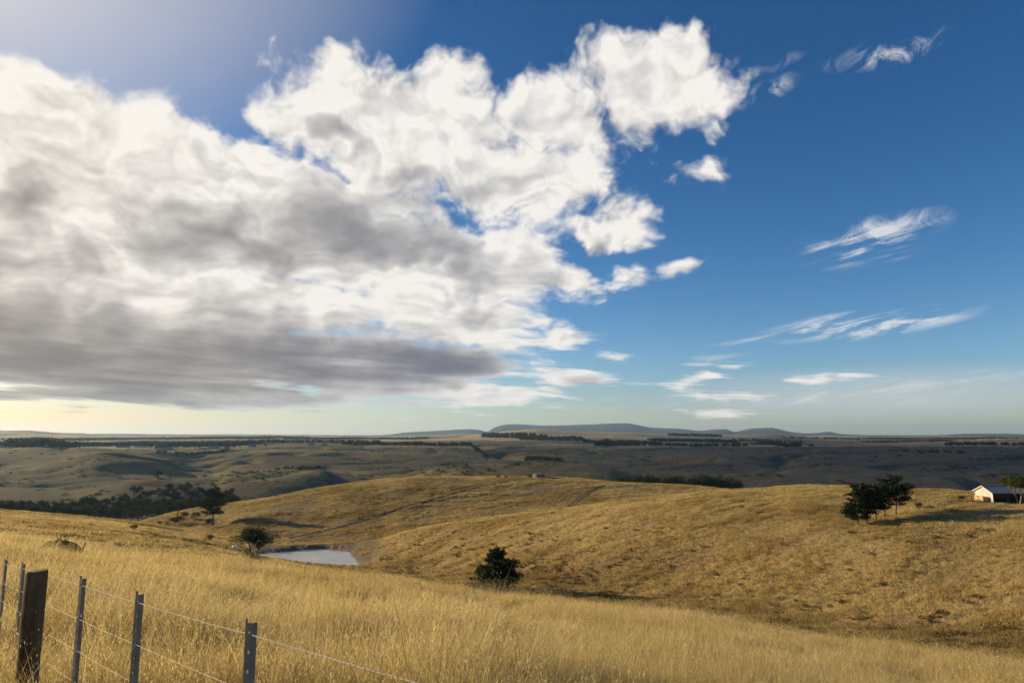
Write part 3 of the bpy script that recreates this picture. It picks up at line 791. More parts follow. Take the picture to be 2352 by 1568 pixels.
sow('slope_grass', 'dry golden grass along the brow of the near field', 34, 100, 4.6, T3, 5, .8, 1.2, .5, clump=9)
sow('hillside_grass', 'tussocky straw coloured grass over the dam hillside', 85, 300, 1.9, T4, 5, .7, 1.35, .4, clump=11)
sow('far_hillside_grass', 'short dry grass over the middle hill', 296, 520, .6, T5, 5, .7, 1.3, .4, clump=22)
# ------------------------------------------------------------------ trees
def leaf_build(cols, transl=.25):
    def f(b, p, out):
        at = b.n('ShaderNodeAttribute', attribute_name='leaf')
        oi = b.n('ShaderNodeObjectInfo')
        t = b.m('ADD', b.m('MULTIPLY', at.outputs['Fac'], .8), b.m('MULTIPLY', oi.outputs['Random'], .2))
        c = b.mix(t, cols[0], cols[1])
        b.put(p.inputs['Base Color'], c); p.inputs['Roughness'].default_value = .85; p.inputs['Specular IOR Level'].default_value = .06
        tr = b.n('ShaderNodeBsdfTranslucent'); b.put(tr.inputs[0], c)
        mx = b.n('ShaderNodeMixShader'); mx.inputs[0].default_value = transl
        b.t.links.new(p.outputs[0], mx.inputs[1]); b.t.links.new(tr.outputs[0], mx.inputs[2])
        b.t.links.new(mx.outputs[0], out.inputs[0])
    return f
M_PINE = material('pine_needles', leaf_build([(.010, .018, .008), (.024, .040, .013)], .12))
M_GUM = material('gum_leaves', leaf_build([(.028, .036, .014), (.062, .070, .024)], .2))
M_LIGHTGUM = material('green_gum_leaves', leaf_build([(.026, .036, .010), (.066, .075, .02)], .3))  # slightly greener leaf colour for the gum by the shed
M_FAR = material('woodland_leaves', leaf_build([(.035, .044, .021), (.08, .088, .038)], .2))
M_BARK = flat('grey_bark', (.10, .078, .058), .95, .4, 6.0, bump=.4, stretch=(1, 1, .25))
M_PALEBARK = flat('pale_gum_bark', (.34, .26, .18), .85, .35, 3.0, bump=.2, stretch=(1, 1, .3))
M_DEAD = flat('weathered_dead_wood', (.10, .072, .048), .95, .4, 7.0, bump=.4, stretch=(1, 1, .3))
def tube_into(V, Fc, pts, rad, sides=7, cap=True):
    """tapered limb along a chain of points"""
    base = len(V); pts = [Vector(p) for p in pts]
    up = Vector((.31, .77, .55)).normalized()
    for i, p in enumerate(pts):
        t = (pts[min(i + 1, len(pts) - 1)] - pts[max(i - 1, 0)]).normalized()
        s = t.cross(up).normalized(); u = s.cross(t)
        for k in range(sides):
            a = 2 * math.pi * k / sides
            V.append(tuple(p + (s * math.cos(a) + u * math.sin(a)) * rad[i]))
    for i in range(len(pts) - 1):
        for k in range(sides):
            a, b_ = base + i * sides + k, base + i * sides + (k + 1) % sides
            Fc.append((a, b_, b_ + sides, a + sides))
    if cap:
        Fc.append(tuple(base + (len(pts) - 1) * sides + k for k in range(sides)))
        Fc.append(tuple(base + k for k in reversed(range(sides))))
def leaves_mesh(name, clumps, per, size, r, flat_=.6, shell=.55):
    """leaf faces spread through ellipsoid clumps (cx, cy, cz, rx, ry, rz)"""
    Vs, As = [], []
    for (cx, cy, cz, rx, ry, rz) in clumps:
        n = max(4, int(per * (rx * ry + rx * rz + ry * rz) / 3))
        v = r.normal(size=(n, 3)); v /= np.linalg.norm(v, axis=1)[:, None]
        q = (shell + (1 - shell) * r.random(n)) ** .6
        q *= 1 + .22 * r.normal(size=n)
        c = v * q[:, None] * np.array([rx, ry, rz]) + np.array([cx, cy, cz])
        nrm = v * .55 + r.normal(size=(n, 3)) * .6 + np.array([0, 0, .25]); nrm /= np.linalg.norm(nrm, axis=1)[:, None]
        t = np.cross(nrm, r.normal(size=(n, 3))); t /= np.linalg.norm(t, axis=1)[:, None]
        u = np.cross(nrm, t)
        L = size * (.6 + .8 * r.random(n))[:, None]; W = L * flat_
        quad = np.stack([c - t * L * .5, c + u * W * .5 + t * L * .08, c + t * L * .5, c - u * W * .5 + t * L * .08], 1)
        Vs.append(quad.reshape(-1, 3)); As.append(np.repeat(np.clip(r.random() * .5 + r.random(n) * .5, 0, 1), 4))
    co = np.concatenate(Vs).astype(np.float32); n = len(co) // 4
    me = bpy.data.meshes.new(name)
    me.vertices.add(len(co)); me.vertices.foreach_set('co', co.ravel())
    me.loops.add(4 * n); me.loops.foreach_set('vertex_index', np.arange(4 * n, dtype=np.int32))
    me.polygons.add(n); me.polygons.foreach_set('loop_start', np.arange(0, 4 * n, 4, dtype=np.int32))
    me.update()
    a = me.attributes.new('leaf', 'FLOAT', 'POINT'); a.data.foreach_set('value', np.concatenate(As).astype(np.float32))
    return me
def pine(name, h, seed, spread=.36, bare=.16, per=26, size=.42, lean=(0, 0), tiers=9, gap=1.0, top_flat=.0, side=(0, 0), cone=False):
    """conifer with upswept plates of needles on whorled branches"""
    r = np.random.default_rng(seed)
    root = empty(name)
    V, Fc, clumps = [], [], []
    npt = 9
    axis = [Vector((lean[0] * h * (i / (npt - 1)) ** 1.5 + .01 * h * r.normal(), lean[1] * h * (i / (npt - 1)) ** 1.5 + .01 * h * r.normal(), h * i / (npt - 1) * .97 - (.35 if i == 0 else 0))) for i in range(npt)]
    tube_into(V, Fc, axis, [h * .022 * (1 - .86 * i / (npt - 1)) for i in range(npt)])
    def on_axis(t):
        f = min(max(t, 0), .999) * (npt - 1); i = int(f)
        return axis[i].lerp(axis[i + 1], f - i)
    for k in range(tiers):
        t = bare + (1 - bare) * (k + .3 * r.random()) / tiers
        prof = (1 - ((t - bare) / (1 - bare)) ** (1.25 + top_flat)) ** .8
        L = h * spread * (.25 + .85 * prof) * (.8 + .4 * r.random())
        if cone: L = h * spread * (1.02 - .93 * (t - bare) / (1 - bare)) * (.72 + .5 * r.random())
        nb = 5 if k < tiers - 2 else 3
        a0 = r.random() * 6.28
        for j in range(nb):
            if r.random() < .12 * gap: continue
            a = a0 + 6.283 * j / nb + r.normal() * .25
            Lj = L * (.65 + .6 * r.random()) * (1 + .35 * (side[0] * math.cos(a) + side[1] * math.sin(a)))
            p0 = on_axis(t)
            tip = p0 + Vector((math.cos(a) * Lj, math.sin(a) * Lj, Lj * (.10 + .30 * t + .08 * r.normal())))
            mid = p0.lerp(tip, .5) + Vector((0, 0, -.05 * Lj))
            tube_into(V, Fc, [p0, mid, tip], [h * .007 * (1.2 - t), h * .005 * (1.2 - t), h * .0015], 5)
            for f_ in (.45, .72, .98):
                c = p0.lerp(tip, f_); w = Lj * (.20 + .10 * r.random()) * (1.25 - .35 * f_) + h * .02
                clumps.append((c.x + r.normal() * .05 * Lj, c.y + r.normal() * .05 * Lj, c.z + w * .25, w, w, w * .55))
    tp = axis[-1]
    clumps.append((tp.x, tp.y, tp.z - .01 * h, h * .055, h * .055, h * .07)); clumps.append((tp.x, tp.y, tp.z - .09 * h, h * .09, h * .09, h * .06))
    link('trunk', mesh_of('trunk', V, Fc), M_BARK, root, smooth=True)
    link('crown', leaves_mesh('crown', clumps, per, size, r, .45, .35), M_PINE, root)
    return root
def broadleaf(name, h, seed, width=.55, trunk=.3, stems=1, per=30, size=.34, leaf=None, bark=None, limbs=6, dome=.42, sides=7, flat_=.55, open_=.0):
    """spreading tree: forked limbs carrying clumps of leaves"""
    r = np.random.default_rng(seed)
    root = empty(name)
    V, Fc, clumps = [], [], []
    W = h * width
    for s in range(stems):
        sa = r.random() * 6.28 if stems == 1 else 6.283 * s / stems + .5
        off = Vector((math.cos(sa), math.sin(sa), 0)) * (0 if stems == 1 else h * .05)
        fork = off + Vector((math.cos(sa) * h * .05 * stems, math.sin(sa) * h * .05 * stems, h * trunk))
        r0 = h * .028 / math.sqrt(stems)
        tube_into(V, Fc, [off + Vector((0, 0, -.4)), off.lerp(fork, .5) + Vector((r.normal() * .02 * h, r.normal() * .02 * h, 0)), fork], [r0 * 1.25, r0, r0 * .8], sides)
        nl = max(3, limbs // stems)
        for k in range(nl):
            a = 6.283 * (k + .5 * r.random()) / nl + sa
            rr = W * .5 * (.35 + .65 * r.random()) * (1 if k else .2)
            tip = fork + Vector((math.cos(a) * rr, math.sin(a) * rr, (h - fork.z) * (.98 - dome * (rr / (W * .5)) ** 2) - h * .06))
            mid = fork.lerp(tip, .5) + Vector((r.normal() * .03 * h, r.normal() * .03 * h, -.02 * h))
            tube_into(V, Fc, [fork, mid, tip], [r0 * .6, r0 * .36, r0 * .1], max(4, sides - 2))
            m = 3 if open_ < .5 else 2
            for q in range(m):
                c = mid.lerp(tip, .35 + .65 * (q + 1) / m)
                w = W * (.13 + .10 * r.random()) * (1 - .25 * open_)
                clumps.append((c.x + r.normal() * .05 * W, c.y + r.normal() * .05 * W, c.z + r.normal() * .03 * h, w * 1.15, w * 1.15, w * .72))
    link('trunk', mesh_of('trunk', V, Fc), bark or M_BARK, root, smooth=True)
    link('crown', leaves_mesh('crown', clumps, per, size, r, flat_, .45), leaf or M_GUM, root)
    return root
def stand(root, px, py, d0, d1, label, cat='tree', group=None, rz=None, sc=1.0, sink=.15):
    x, y, z, d = spot(px, py, d0, d1)
    root.location = (x, y, z - sink); root.scale = (sc, sc, sc)
    if rz is not None: root.rotation_euler = (0, 0, rz)
    tag(root, label, cat, group)
    return root
# the lone pine in the gully
stand(pine('pine_tree', 9.2, 11, .60, .05, 190, .40, tiers=13, side=(-.1, 0), gap=.4, cone=True), 1140, 1354, 120, 165, 'lone dark bushy pine tree standing low in the gully right of the pond', rz=.6)
# five wind-shaped pines on the hillside
for k, (px, py, h, sd_, sp_, bare, txt) in enumerate([
    (1972, 1206, 8.9, 21, .34, .15, 'leftmost, lowest-standing and bushiest pine of the hillside clump of five'),
    (1990, 1201, 8.9, 22, .25, .25, 'second pine from the left in the hillside clump of five'),
    (2013, 1195, 7.9, 23, .22, .32, 'middle pine of the hillside clump of five, with bare lower trunk'),
    (2033, 1189, 7.4, 24, .21, .30, 'fourth pine from the left, slimmest of the hillside clump of five'),
    (2060, 1182, 8.8, 25, .32, .27, 'rightmost and tallest-topped pine of the hillside clump of five, broad crown')]):
    stand(pine('pine_tree', h, sd_, sp_, bare, 150, .38, tiers=9, top_flat=1.3, gap=1.4), px, py, 130, 230, txt, group='pines clumped on the hillside', rz=k * 1.3)
# gum by the pond, gum by the shed
stand(broadleaf('gum_tree', 7.6, 31, 1.02, .27, 2, 100, .30, limbs=16, dome=.45), 583, 1280, 150, 240, 'round-crowned dark gum tree with forked trunk at the left end of the pond', rz=.3)
stand(broadleaf('gum_tree', 6.3, 34, 1.0, .34, 2, 90, .34, M_LIGHTGUM, M_PALEBARK, limbs=14, dome=.30), 2340, 1156, 150, 240, 'green-leaved gum tree with pale trunk in front of the shed at right', rz=1.2)
# tall pine and scrub in the left gully
stand(pine('pine_tree', 22.0, 41, .24, .28, 30, .8, tiers=9, gap=2.2, top_flat=.8), 489, 1206, 300, 440, 'tall ragged pine rising from the gully left of the middle hill', rz=.4)
SHRUB = [broadleaf('shrub', 3.2, 51 + k, 1.25, .10, 3, 60, .30, M_GUM, limbs=9, dome=.5) for k in range(3)]
_used = [False] * 3
def shrub(px, py, d0, d1, label, sc, k=0, group=None):
    o = SHRUB[k] if not _used[k] else copy_thing(SHRUB[k])
    _used[k] = True
    stand(o, px, py, d0, d1, label, 'shrub', group, rz=px * .37, sc=sc)
    return o
for px, py, sc, k, txt in [(397, 1209, 1.7, 0, 'lowest dark shrub of the scrub left of the tall gully pine'), (412, 1203, 1.5, 1, 'dark shrub in the middle of the scrub left of the tall gully pine'), (424, 1193, 1.45, 2, 'highest, roundest shrub left of the tall gully pine below the grey snag'),
                           (450, 1194, 1.5, 0, 'round dark shrub close to the tall gully pine, on its left'), (478, 1214, 1.7, 1, 'dark shrub at the foot of the tall gully pine'), (366, 1206, .8, 2, 'small green shrub at far left of the gully scrub')]:
    shrub(px, py, 280, 470, txt, sc, k, 'scrub in the left gully')
for px, py, sc, k, txt, a, b_ in [(307, 1219, .42, 0, 'small green bush on the brow of the left field', 120, 200), (2113, 1170, .55, 1, 'small green bush right of the hillside pines', 130, 240), (2209, 1152, .5, 2, 'small green bush left of the white shed', 130, 240),
                           (1217, 1230, .42, 0, 'low dark bush on the right hillside above the lone pine', 130, 260), (1050, 1281, .40, 1, 'low bush on the slope between pond and lone pine', 130, 260), (634, 1142, .55, 2, 'low bush below the leaning snag on the middle hill', 380, 510), (480, 1246, .55, 0, 'dark bush on the left field near the white box', 130, 215),
                           (1145, 1098, .75, 1, 'small bush on the middle hilltop left of the tank', 380, 480), (1162, 1098.5, .6, 2, 'tiny bush near the tank on the middle hilltop', 380, 480), (1217, 1099, .8, 0, 'small bush right of the tank on the middle hilltop', 380, 478)]:
    shrub(px, py, a, b_, txt, sc, k)
ORD = 'first second third fourth fifth sixth seventh eighth ninth tenth eleventh twelfth thirteenth fourteenth fifteenth sixteenth seventeenth eighteenth nineteenth twentieth twenty-first twenty-second twenty-third twenty-fourth'.split()
# trees standing in the dip behind the right hill
DIP = [broadleaf('dip_tree', 10.0, 61 + k, .85, .16, 2, 16, .75, M_GUM, limbs=10, dome=.5, sides=5) for k in range(3)]
for i, (px, top, dd) in enumerate([(1425,1094,560),(1440,1092,575),(1462,1090,565),(1478,1091,580),(1493,1089,560),(1508,1092,585),(1527,1094,570),(1545,1090,565),(1560,1092,590),(1590,1094,560),(1603,1091,575),(1618,1088,565),(1632,1091,580),(1645,1093,590),(1662,1097,565),(1676,1094,575),(1690,1099,560)]):
    o = DIP[i % 3] if i < 3 else copy_thing(DIP[i % 3])
    a, s = bearing(px, top)
    x, y = dd * math.sin(a), dd * math.cos(a); z = height1(x, y)
    hh = EYE + s * dd - z
    k_ = max(hh, 4) / 10.0
    o.location = (x, y, z - .3); o.scale = (k_ * (.8 + .12 * (i % 3)), k_ * (.8 + .12 * (i % 3)), k_); o.rotation_euler = (0, 0, i * 1.7)
    tag(o, ORD[i] + ' tree from the left in the dark clump over the brow behind the right hill', 'tree', 'trees in the dip behind the right hill')
# wood along the valley floor at left
WOODT = [broadleaf('woodland_tree', 13.0, 71 + k, (.75, .62, .9, .7)[k], .2, 1, 9, 1.15, M_FAR, limbs=8, dome=.5, sides=5) for k in range(4)]
rw = random.Random(5)
spots = []
while len(spots) < 295:
    px = rw.uniform(-40, 545); dd = rw.uniform(560, 880)
    if px < 190 and dd > 690: continue
    if 190 <= px < 300 and dd > 760 - 0 * px: continue
    if dd > 790: continue
    a, _ = bearing(px, 1150)
    x, y = dd * math.sin(a), dd * math.cos(a)
    if any((x - u) ** 2 + (y - v) ** 2 < 18 for u, v in spots): continue
    spots.append((x, y))
for i, (x, y) in enumerate(spots):
    o = WOODT[i % 4] if i < 4 else copy_thing(WOODT[i % 4])
    k_ = rw.uniform(.52, .95)
    o.location = (x, y, height1(x, y) - .4); o.scale = (k_, k_, k_ * rw.uniform(.85, 1.15)); o.rotation_euler = (0, 0, rw.uniform(0, 6.28))
    tag(o, 'dark tree of the shaded wood filling the valley floor at left', 'tree', 'trees of the left valley wood')
# single trees on the far slopes
def far_tree(px, py, d0, d1, hgt, label, group=None, k=0):
    o = copy_thing(WOODT[k]); stand(o, px, py, d0, d1, label, 'tree', group, rz=px, sc=hgt / 13.0)
    return o
far_tree(362, 1102, 700, 930, 12, 'single dark tree on the crest of the shaded spur at left', None, 0)
for i, px in enumerate((634, 640, 656, 663, 671, 679, 686, 694, 700, 707, 713, 722, 730)):
    far_tree(px, 1081, 700, 1000, 5.0 + 2.2 * (i * 7 % 5) / 4, ORD[i] + ' small tree from the left in the row along the light spur crest', 'tree row on the spur', i % 4)
for i, (px, py) in enumerate(((2174,1027),(2180,1027),(2187,1027),(2197,1027),(2203,1027),(2210,1027),(2217,1026.5),(2224,1026.5),(2231,1026.5),(2237,1026.5),(2243,1026.5),(2256,1026.5),(2262,1026.5),(2268,1026.5),(2276,1026.5),(2282,1026.5),(2288,1026.5),(2303,1026.5),(2309,1026.5),(2316,1026.5),(2328,1026.5),(2334,1026.5),(2344,1026.5),(2350,1026.5))):
    far_tree(px, py, 1300, 2300, 12.5 + 2 * (i * 5 % 4) / 3, ORD[i] + ' round tree from the left in the gapped windbreak row on the right ridge', 'windbreak on the right ridge', i % 4)
# garden trees round the village houses
for i, (px, py, hg, txt) in enumerate([(35, 1028, 14, 'between the first two houses'), (50, 1028, 16, 'left of the small brick house'), (88, 1027, 11, 'between brick house and white outbuilding'), (125, 1027, 10, 'right of the white outbuilding'), (146, 1027, 12, 'left of the long low house'), (222, 1028, 15, 'right end of the long low house'), (238, 1028, 14, 'just right of the long low house'), (250, 1028, 12, 'left end of the wide blue-roofed house'),
        (341, 1031, 17, 'left of the pale-gabled house'), (348, 1031, 15, 'touching the pale-gabled house'), (405, 1031, 13, 'right of the pale-gabled house'), (420, 1031, 15, 'second right of the pale-gabled house'), (446, 1031, 16, 'left of the low grey-roofed house'), (458, 1032, 14, 'front left of the low grey-roofed house'), (520, 1032, 15, 'right of the low grey-roofed house'), (538, 1031, 17, 'right end of the gardens'), (552, 1030, 16, 'left of the pale farmhouse'), (610, 1028, 12, 'right of the pale farmhouse')]):
    far_tree(px, py, 1500, 2700, hg, 'dark garden tree in the village, ' + txt, 'garden trees of the village', i % 4)
# ------------------------------------------------------------------ far belts and woods that read as one mass
def belt(label, pts, d0, d1, hgt, step, depth=0.0, seed=0, wide=.85):
    """pts: picture columns and rows of the foot of the belt"""
    r = np.random.default_rng(seed + 500)
    P = []
    k = [spot(px, py, d0, d1) for px, py in pts]
    for (x0, y0, _, _), (x1, y1, _, _) in zip(k[:-1], k[1:]):
        L = math.hypot(x1 - x0, y1 - y0)
        for i in range(max(1, int(L / step))):
            t = (i + r.random()) / max(1, int(L / step))
            for q in range(1 + int(depth / (hgt * .8))):
                P.append((x0 + (x1 - x0) * t + r.normal() * hgt * .2, y0 + (y1 - y0) * t + r.random() * depth))
    P = np.array(P); Z = height(P[:, 0], P[:, 1])
    clumps = []
    for (x, y), z in zip(P, Z):
        h = hgt * (.65 + .55 * r.random()); w = h * wide * .5 * (.8 + .4 * r.random())
        clumps += [(x, y, z + h * .38, w, w, h * .40), (x + r.normal() * w * .3, y, z + h * .72, w * .7, w * .7, h * .28)]
    me = leaves_mesh('tree_belt', clumps, 34.0 / (hgt * .5) ** 2, hgt * .26, r, .8, .35)
    o = link('tree_belt', me, M_FAR)
    tag(o, label, 'tree belt', 'tree belts on the plateau', 'stuff')
    return o
BELTS = [
 ('dark shelter belt right of the village on the left plateau', [(372,1025),(420,1024),(470,1025),(520,1023),(560,1022),(598,1020)], 1700, 3000, 17, 12, 90, .85),
 ('long dark shelter belt left of centre on the plateau', [(600,1017),(680,1016.5),(760,1016.5),(870,1017)], 2300, 3600, 15, 13, 60, .85),
 ('dark shelter belt ending at the hedge corner in the centre', [(784,1021),(870,1021.5),(950,1022.5),(1020,1023),(1085,1024)], 1700, 2700, 14, 11, 40, .85),
 ('thin straight hedge right of the hedge corner', [(1092,1024),(1148,1024)], 1800, 2700, 7, 9, 0, .9),
 ('hedge running down the slope below the centre belt', [(1084,1025),(1091,1032),(1100,1038),(1112,1043),(1117,1051)], 1300, 2500, 9, 6, 0, .9),
 ('dark thicket on the slope right of the hedge', [(1206,1060),(1230,1058),(1262,1058),(1290,1060)], 1200, 1900, 9, 7, 40, .9),
 ('wood over the left flank of the central rise', [(1105,1004),(1140,1005),(1180,1006),(1225,1008),(1262,1010)], 3300, 5100, 26, 24, 420, .9),
 ('wood below the top of the central rise', [(1195,1010),(1240,1012),(1300,1012),(1345,1014)], 3000, 4800, 24, 22, 300, .9),
 ('shelter belt right of the central rise', [(1345,1016),(1400,1016),(1460,1019),(1520,1020)], 2600, 4200, 20, 18, 110, .9),
 ('long dark belt right of centre above the shaded slope', [(1370,1024),(1450,1023),(1540,1024),(1640,1025),(1720,1025)], 1900, 3200, 15, 14, 50, .85),
 ('upper dark belt right of centre', [(1500,1013),(1570,1014),(1640,1016),(1700,1018)], 3000, 4600, 24, 20, 200, .9),
 ('belt along the skyline right of the central rise', [(1535,1000),(1600,1002),(1660,1003)], 4300, 5300, 26, 26, 120, .9),
 ('belt crossing the pale fields right of centre', [(1690,1013),(1760,1014),(1830,1017),(1850,1018)], 2900, 4600, 20, 20, 60, .9),
 ('lower dark belt above the pale field at right', [(1730,1021),(1790,1023),(1840,1025),(1870,1026)], 2000, 3400, 14, 14, 30, .9),
 ('dark clump standing in the pale field at right', [(1752,1019),(1768,1019)], 2600, 4200, 28, 14, 60, .9),
 ('skyline belt at far right', [(1800,1006),(1900,1008),(2000,1008),(2110,1008)], 4000, 5200, 15, 30, 60, .9),
 ('low wood on the fields at far right', [(2010,1016),(2060,1015),(2150,1014),(2200,1015)], 2900, 4700, 16, 22, 120, .9),
 ('skyline belt right of the windbreak row', [(2140,1008),(2230,1008),(2340,1008)], 4000, 5200, 13, 34, 40, .9),
 ('tall dark trees behind the first houses at far left', [(-30,1027),(20,1027),(60,1027),(100,1026)], 1700, 2700, 26, 12, 160, .9),
 ('belt behind the village roofs at left', [(100,1025),(180,1024),(260,1024),(340,1024),(400,1024),(470,1024)], 1900, 3300, 14, 14, 300, .9),
 ('dim woods on the far plain at left', [(0,1011),(120,1010),(260,1010),(420,1009),(600,1008)], 3600, 5200, 20, 38, 900, .9),
 ('dim belts on the far plain in the centre', [(640,1009),(760,1009),(880,1008),(980,1008)], 3800, 5200, 16, 34, 300, .9),
 ('gorse on the gully side below the right ridge', [(2060,1037),(2110,1039),(2170,1040),(2220,1041)], 1200, 1900, 5, 16, 25, 1.3),
 ('gorse patches below the village at left', [(360,1040),(410,1043),(470,1041),(520,1036)], 1300, 2200, 7, 18, 60, 1.3),
]
for i, (lb, pts, d0, d1, hg, stp, dep, wd) in enumerate(BELTS):
    belt(lb, pts, d0, d1, hg * (.82 if d0 < 2600 else .62), stp, dep, i, wd)
# gorse and scrub dotted over the far valley sides
def bush_set(name, count, mat):
    c = bpy.data.collections.new(name)
    for k in range(count):
        r = np.random.default_rng(900 + k)
        cl = [(r.normal() * .5, r.normal() * .5, .45 + .2 * r.random(), .6 + .3 * r.random(), .6 + .3 * r.random(), .5) for _ in range(4)]
        me = leaves_mesh(name, cl, 34, .38, r, .8, .4); me.materials.append(mat)
        c.objects.link(bpy.data.objects.new(name, me))
    return c
nb_ = 26000
d_ = np.exp(np.log(640) + (np.log(2700) - np.log(640)) * rng.random(nb_)); a_ = R(-39) + R(78) * rng.random(nb_)
X_, Y_ = d_ * np.sin(a_), d_ * np.cos(a_)
cl_ = fbm(X_ / 130, Y_ / 90, 4, 411) + .5 * np.abs(vnoise(X_ / 300, Y_ / 300, 77)) * -1
keep = rng.random(nb_) < np.clip((cl_ - .02) * .9, .004, .5)
X_, Y_ = X_[keep], Y_[keep]; Z_ = height(X_, Y_); n_ = len(X_)
sc_ = 1.1 + 2.2 * rng.random(n_) ** 2
o = scatter_object('valley_scrub', np.stack([X_, Y_, Z_], 1), np.stack([rng.random(n_) * 0, rng.random(n_) * 0, rng.random(n_) * 6.28], 1), np.stack([sc_ * 1.3, sc_ * 1.3, sc_ * .8], 1), rng.integers(0, 4, n_), rng.random(n_), bush_set('gorse_bush', 4, M_FAR))
tag(o, 'dark gorse and scrub dotted over the far valley sides', 'scrub', kind='stuff')
# bracken and rank tussock in the gully and on the lower slopes
M_BRACKEN = material('dry_bracken', leaf_build([(.085, .056, .022), (.22, .15, .055)], .3))
nb_ = 90000
d_ = np.sqrt(60 ** 2 + (265 ** 2 - 60 ** 2) * rng.random(nb_)); a_ = R(-39) + R(78) * rng.random(nb_)
X_, Y_ = d_ * np.sin(a_), d_ * np.cos(a_)
k_ = seen(X_, Y_, .8) & clear_of(X_, Y_); X_, Y_ = X_[k_], Y_[k_]; a_ = np.arctan2(X_, Y_)
Lk, _ = knots(a_)
gully_mask = np.exp(-((np.log(np.hypot(X_, Y_)) - Lk[7] - .10) / .30) ** 2) * sstep(-.42, -.15, a_)
pn = vnoise((X_ + .35 * Y_) / 16, (Y_ - .25 * X_) / 7, 421) + .6 * vnoise(X_ / 5, Y_ / 4, 423)
keep = rng.random(len(X_)) < np.clip(.30 * gully_mask * (.6 + pn) + .12 * (pn - .45), 0, .6)
X_, Y_ = X_[keep], Y_[keep]; Z_ = height(X_, Y_); n_ = len(X_)
sc_ = .22 + .38 * rng.random(n_) ** 1.6
o = scatter_object('bracken', np.stack([X_, Y_, Z_], 1), np.stack([rng.random(n_) * 0, rng.random(n_) * 0, rng.random(n_) * 6.28], 1), np.stack([sc_ * 1.5, sc_ * 1.5, sc_], 1), rng.integers(0, 5, n_), rng.random(n_), bush_set('bracken_clump', 5, M_BRACKEN))
tag(o, 'brown bracken and rank tussock along the gully and lower hillside', 'bracken', kind='stuff')
print('bracken', n_)
# ------------------------------------------------------------------ dead wood
def snag(px, py, d0, d1, h, lean, label):
    root = empty('dead_snag'); V, Fc = [], []
    tube_into(V, Fc, [(0, 0, -.4), (lean * .25, 0, h * .35), (lean * .5, .1, h * .7), (lean * .9, .1, h)], [h * .05, h * .045, h * .036, h * .02], 7)
    link('trunk', mesh_of('trunk', V, Fc), M_DEAD, root, smooth=True)
    V, Fc = [], []
    tube_into(V, Fc, [(lean * .5, .1, h * .7), (lean * .5 + h * .09, .2, h * .82), (lean * .5 + h * .10, .2, h * .95)], [h * .02, h * .014, h * .006], 5)
    link('broken_limb', mesh_of('limb', V, Fc), M_DEAD, root, smooth=True)
    return stand(root, px, py, d0, d1, label, 'dead tree')
snag(406, 1197, 300, 480, 7.6, .5, 'grey dead snag standing above the scrub in the left gully')
snag(641, 1142, 380, 510, 3.6, -1.0, 'short leaning dead snag on the left crest of the middle hill')
# heap of uprooted roots and logs on the left field
x, y, z, d = spot(137, 1283, 30, 66)
heap = empty('stump_heap', (x, y, z)); heap.scale = (.85, .85, 1.0); tag(heap, 'heap of dead logs and upturned roots in the grass behind the fence', 'stump heap')
rh = random.Random(3)
M_ROOT = flat('brown_dead_roots', (.075, .052, .03), .95, .4, 7.0, bump=.4)
def log(name, pts, rad, sides=8):
    V, Fc = [], []; tube_into(V, Fc, pts, rad, sides); return link(name, mesh_of(name, V, Fc), M_ROOT, heap, smooth=False)
log('log', [(-1.45, .1, .35), (-.7, 0, .62), (.1, .1, .66), (.8, .2, .55)], [.16, .24, .27, .18])
log('log', [(-1.2, -.3, .1), (-.3, -.3, .45), (.5, -.25, .5)], [.12, .2, .14])
log('log', [(.2, .3, .3), (.9, .1, .5), (1.35, -.1, .42)], [.2, .2, .1])
log('root_plate', [(-.5, .25, -.1), (-.35, .15, .55), (-.15, .1, .95)], [.55, .42, .12], 9)
log('broken_branch', [(1.15, .1, -.1), (1.3, .05, .5), (1.5, 0, .8)], [.07, .055, .03], 6)
log('broken_branch', [(-1.2, 0, .5), (-.85, .05, .8), (-.55, .05, .86)], [.09, .07, .05], 6)
for k, (x0, bx, tp) in enumerate([(-.12, -.22, 1.28), (.02, -.10, 1.18), (.12, .12, 1.05), (.2, .30, 1.32), (.3, .12, .95), (-.3, -.1, .95)]):
    log('root', [(x0, 0, .6), (x0 + bx * .15, .05, .6 + (tp - .6) * .35), (x0 + bx * .85, .05, .6 + (tp - .6) * .7), (x0 + bx, .0, tp)], [.04, .03, .022, .01], 5)
# fallen branch by the hillside pines
x, y, z, d = spot(2141, 1167, 130, 240)
fb = empty('fallen_branch', (x, y, z)); tag(fb, 'bleached fallen branch lying between the hillside pines and the shed', 'branch')
for nm, pts, rad in (('bough', [(-1.6, 0, .15), (-.4, .1, .5), (.8, 0, .3), (1.9, .1, .55)], [.16, .14, .1, .05]), ('limb', [(-.4, .1, .5), (-.7, .1, 1.2), (-.9, .1, 2.0)], [.1, .08, .03]), ('limb', [(.8, 0, .3), (1.2, .2, .8), (1.9, .3, 1.1)], [.08, .06, .03])):
    V, Fc = [], []; tube_into(V, Fc, pts, rad, 6); link(nm, mesh_of(nm, V, Fc), M_PALEBARK, fb, smooth=True)
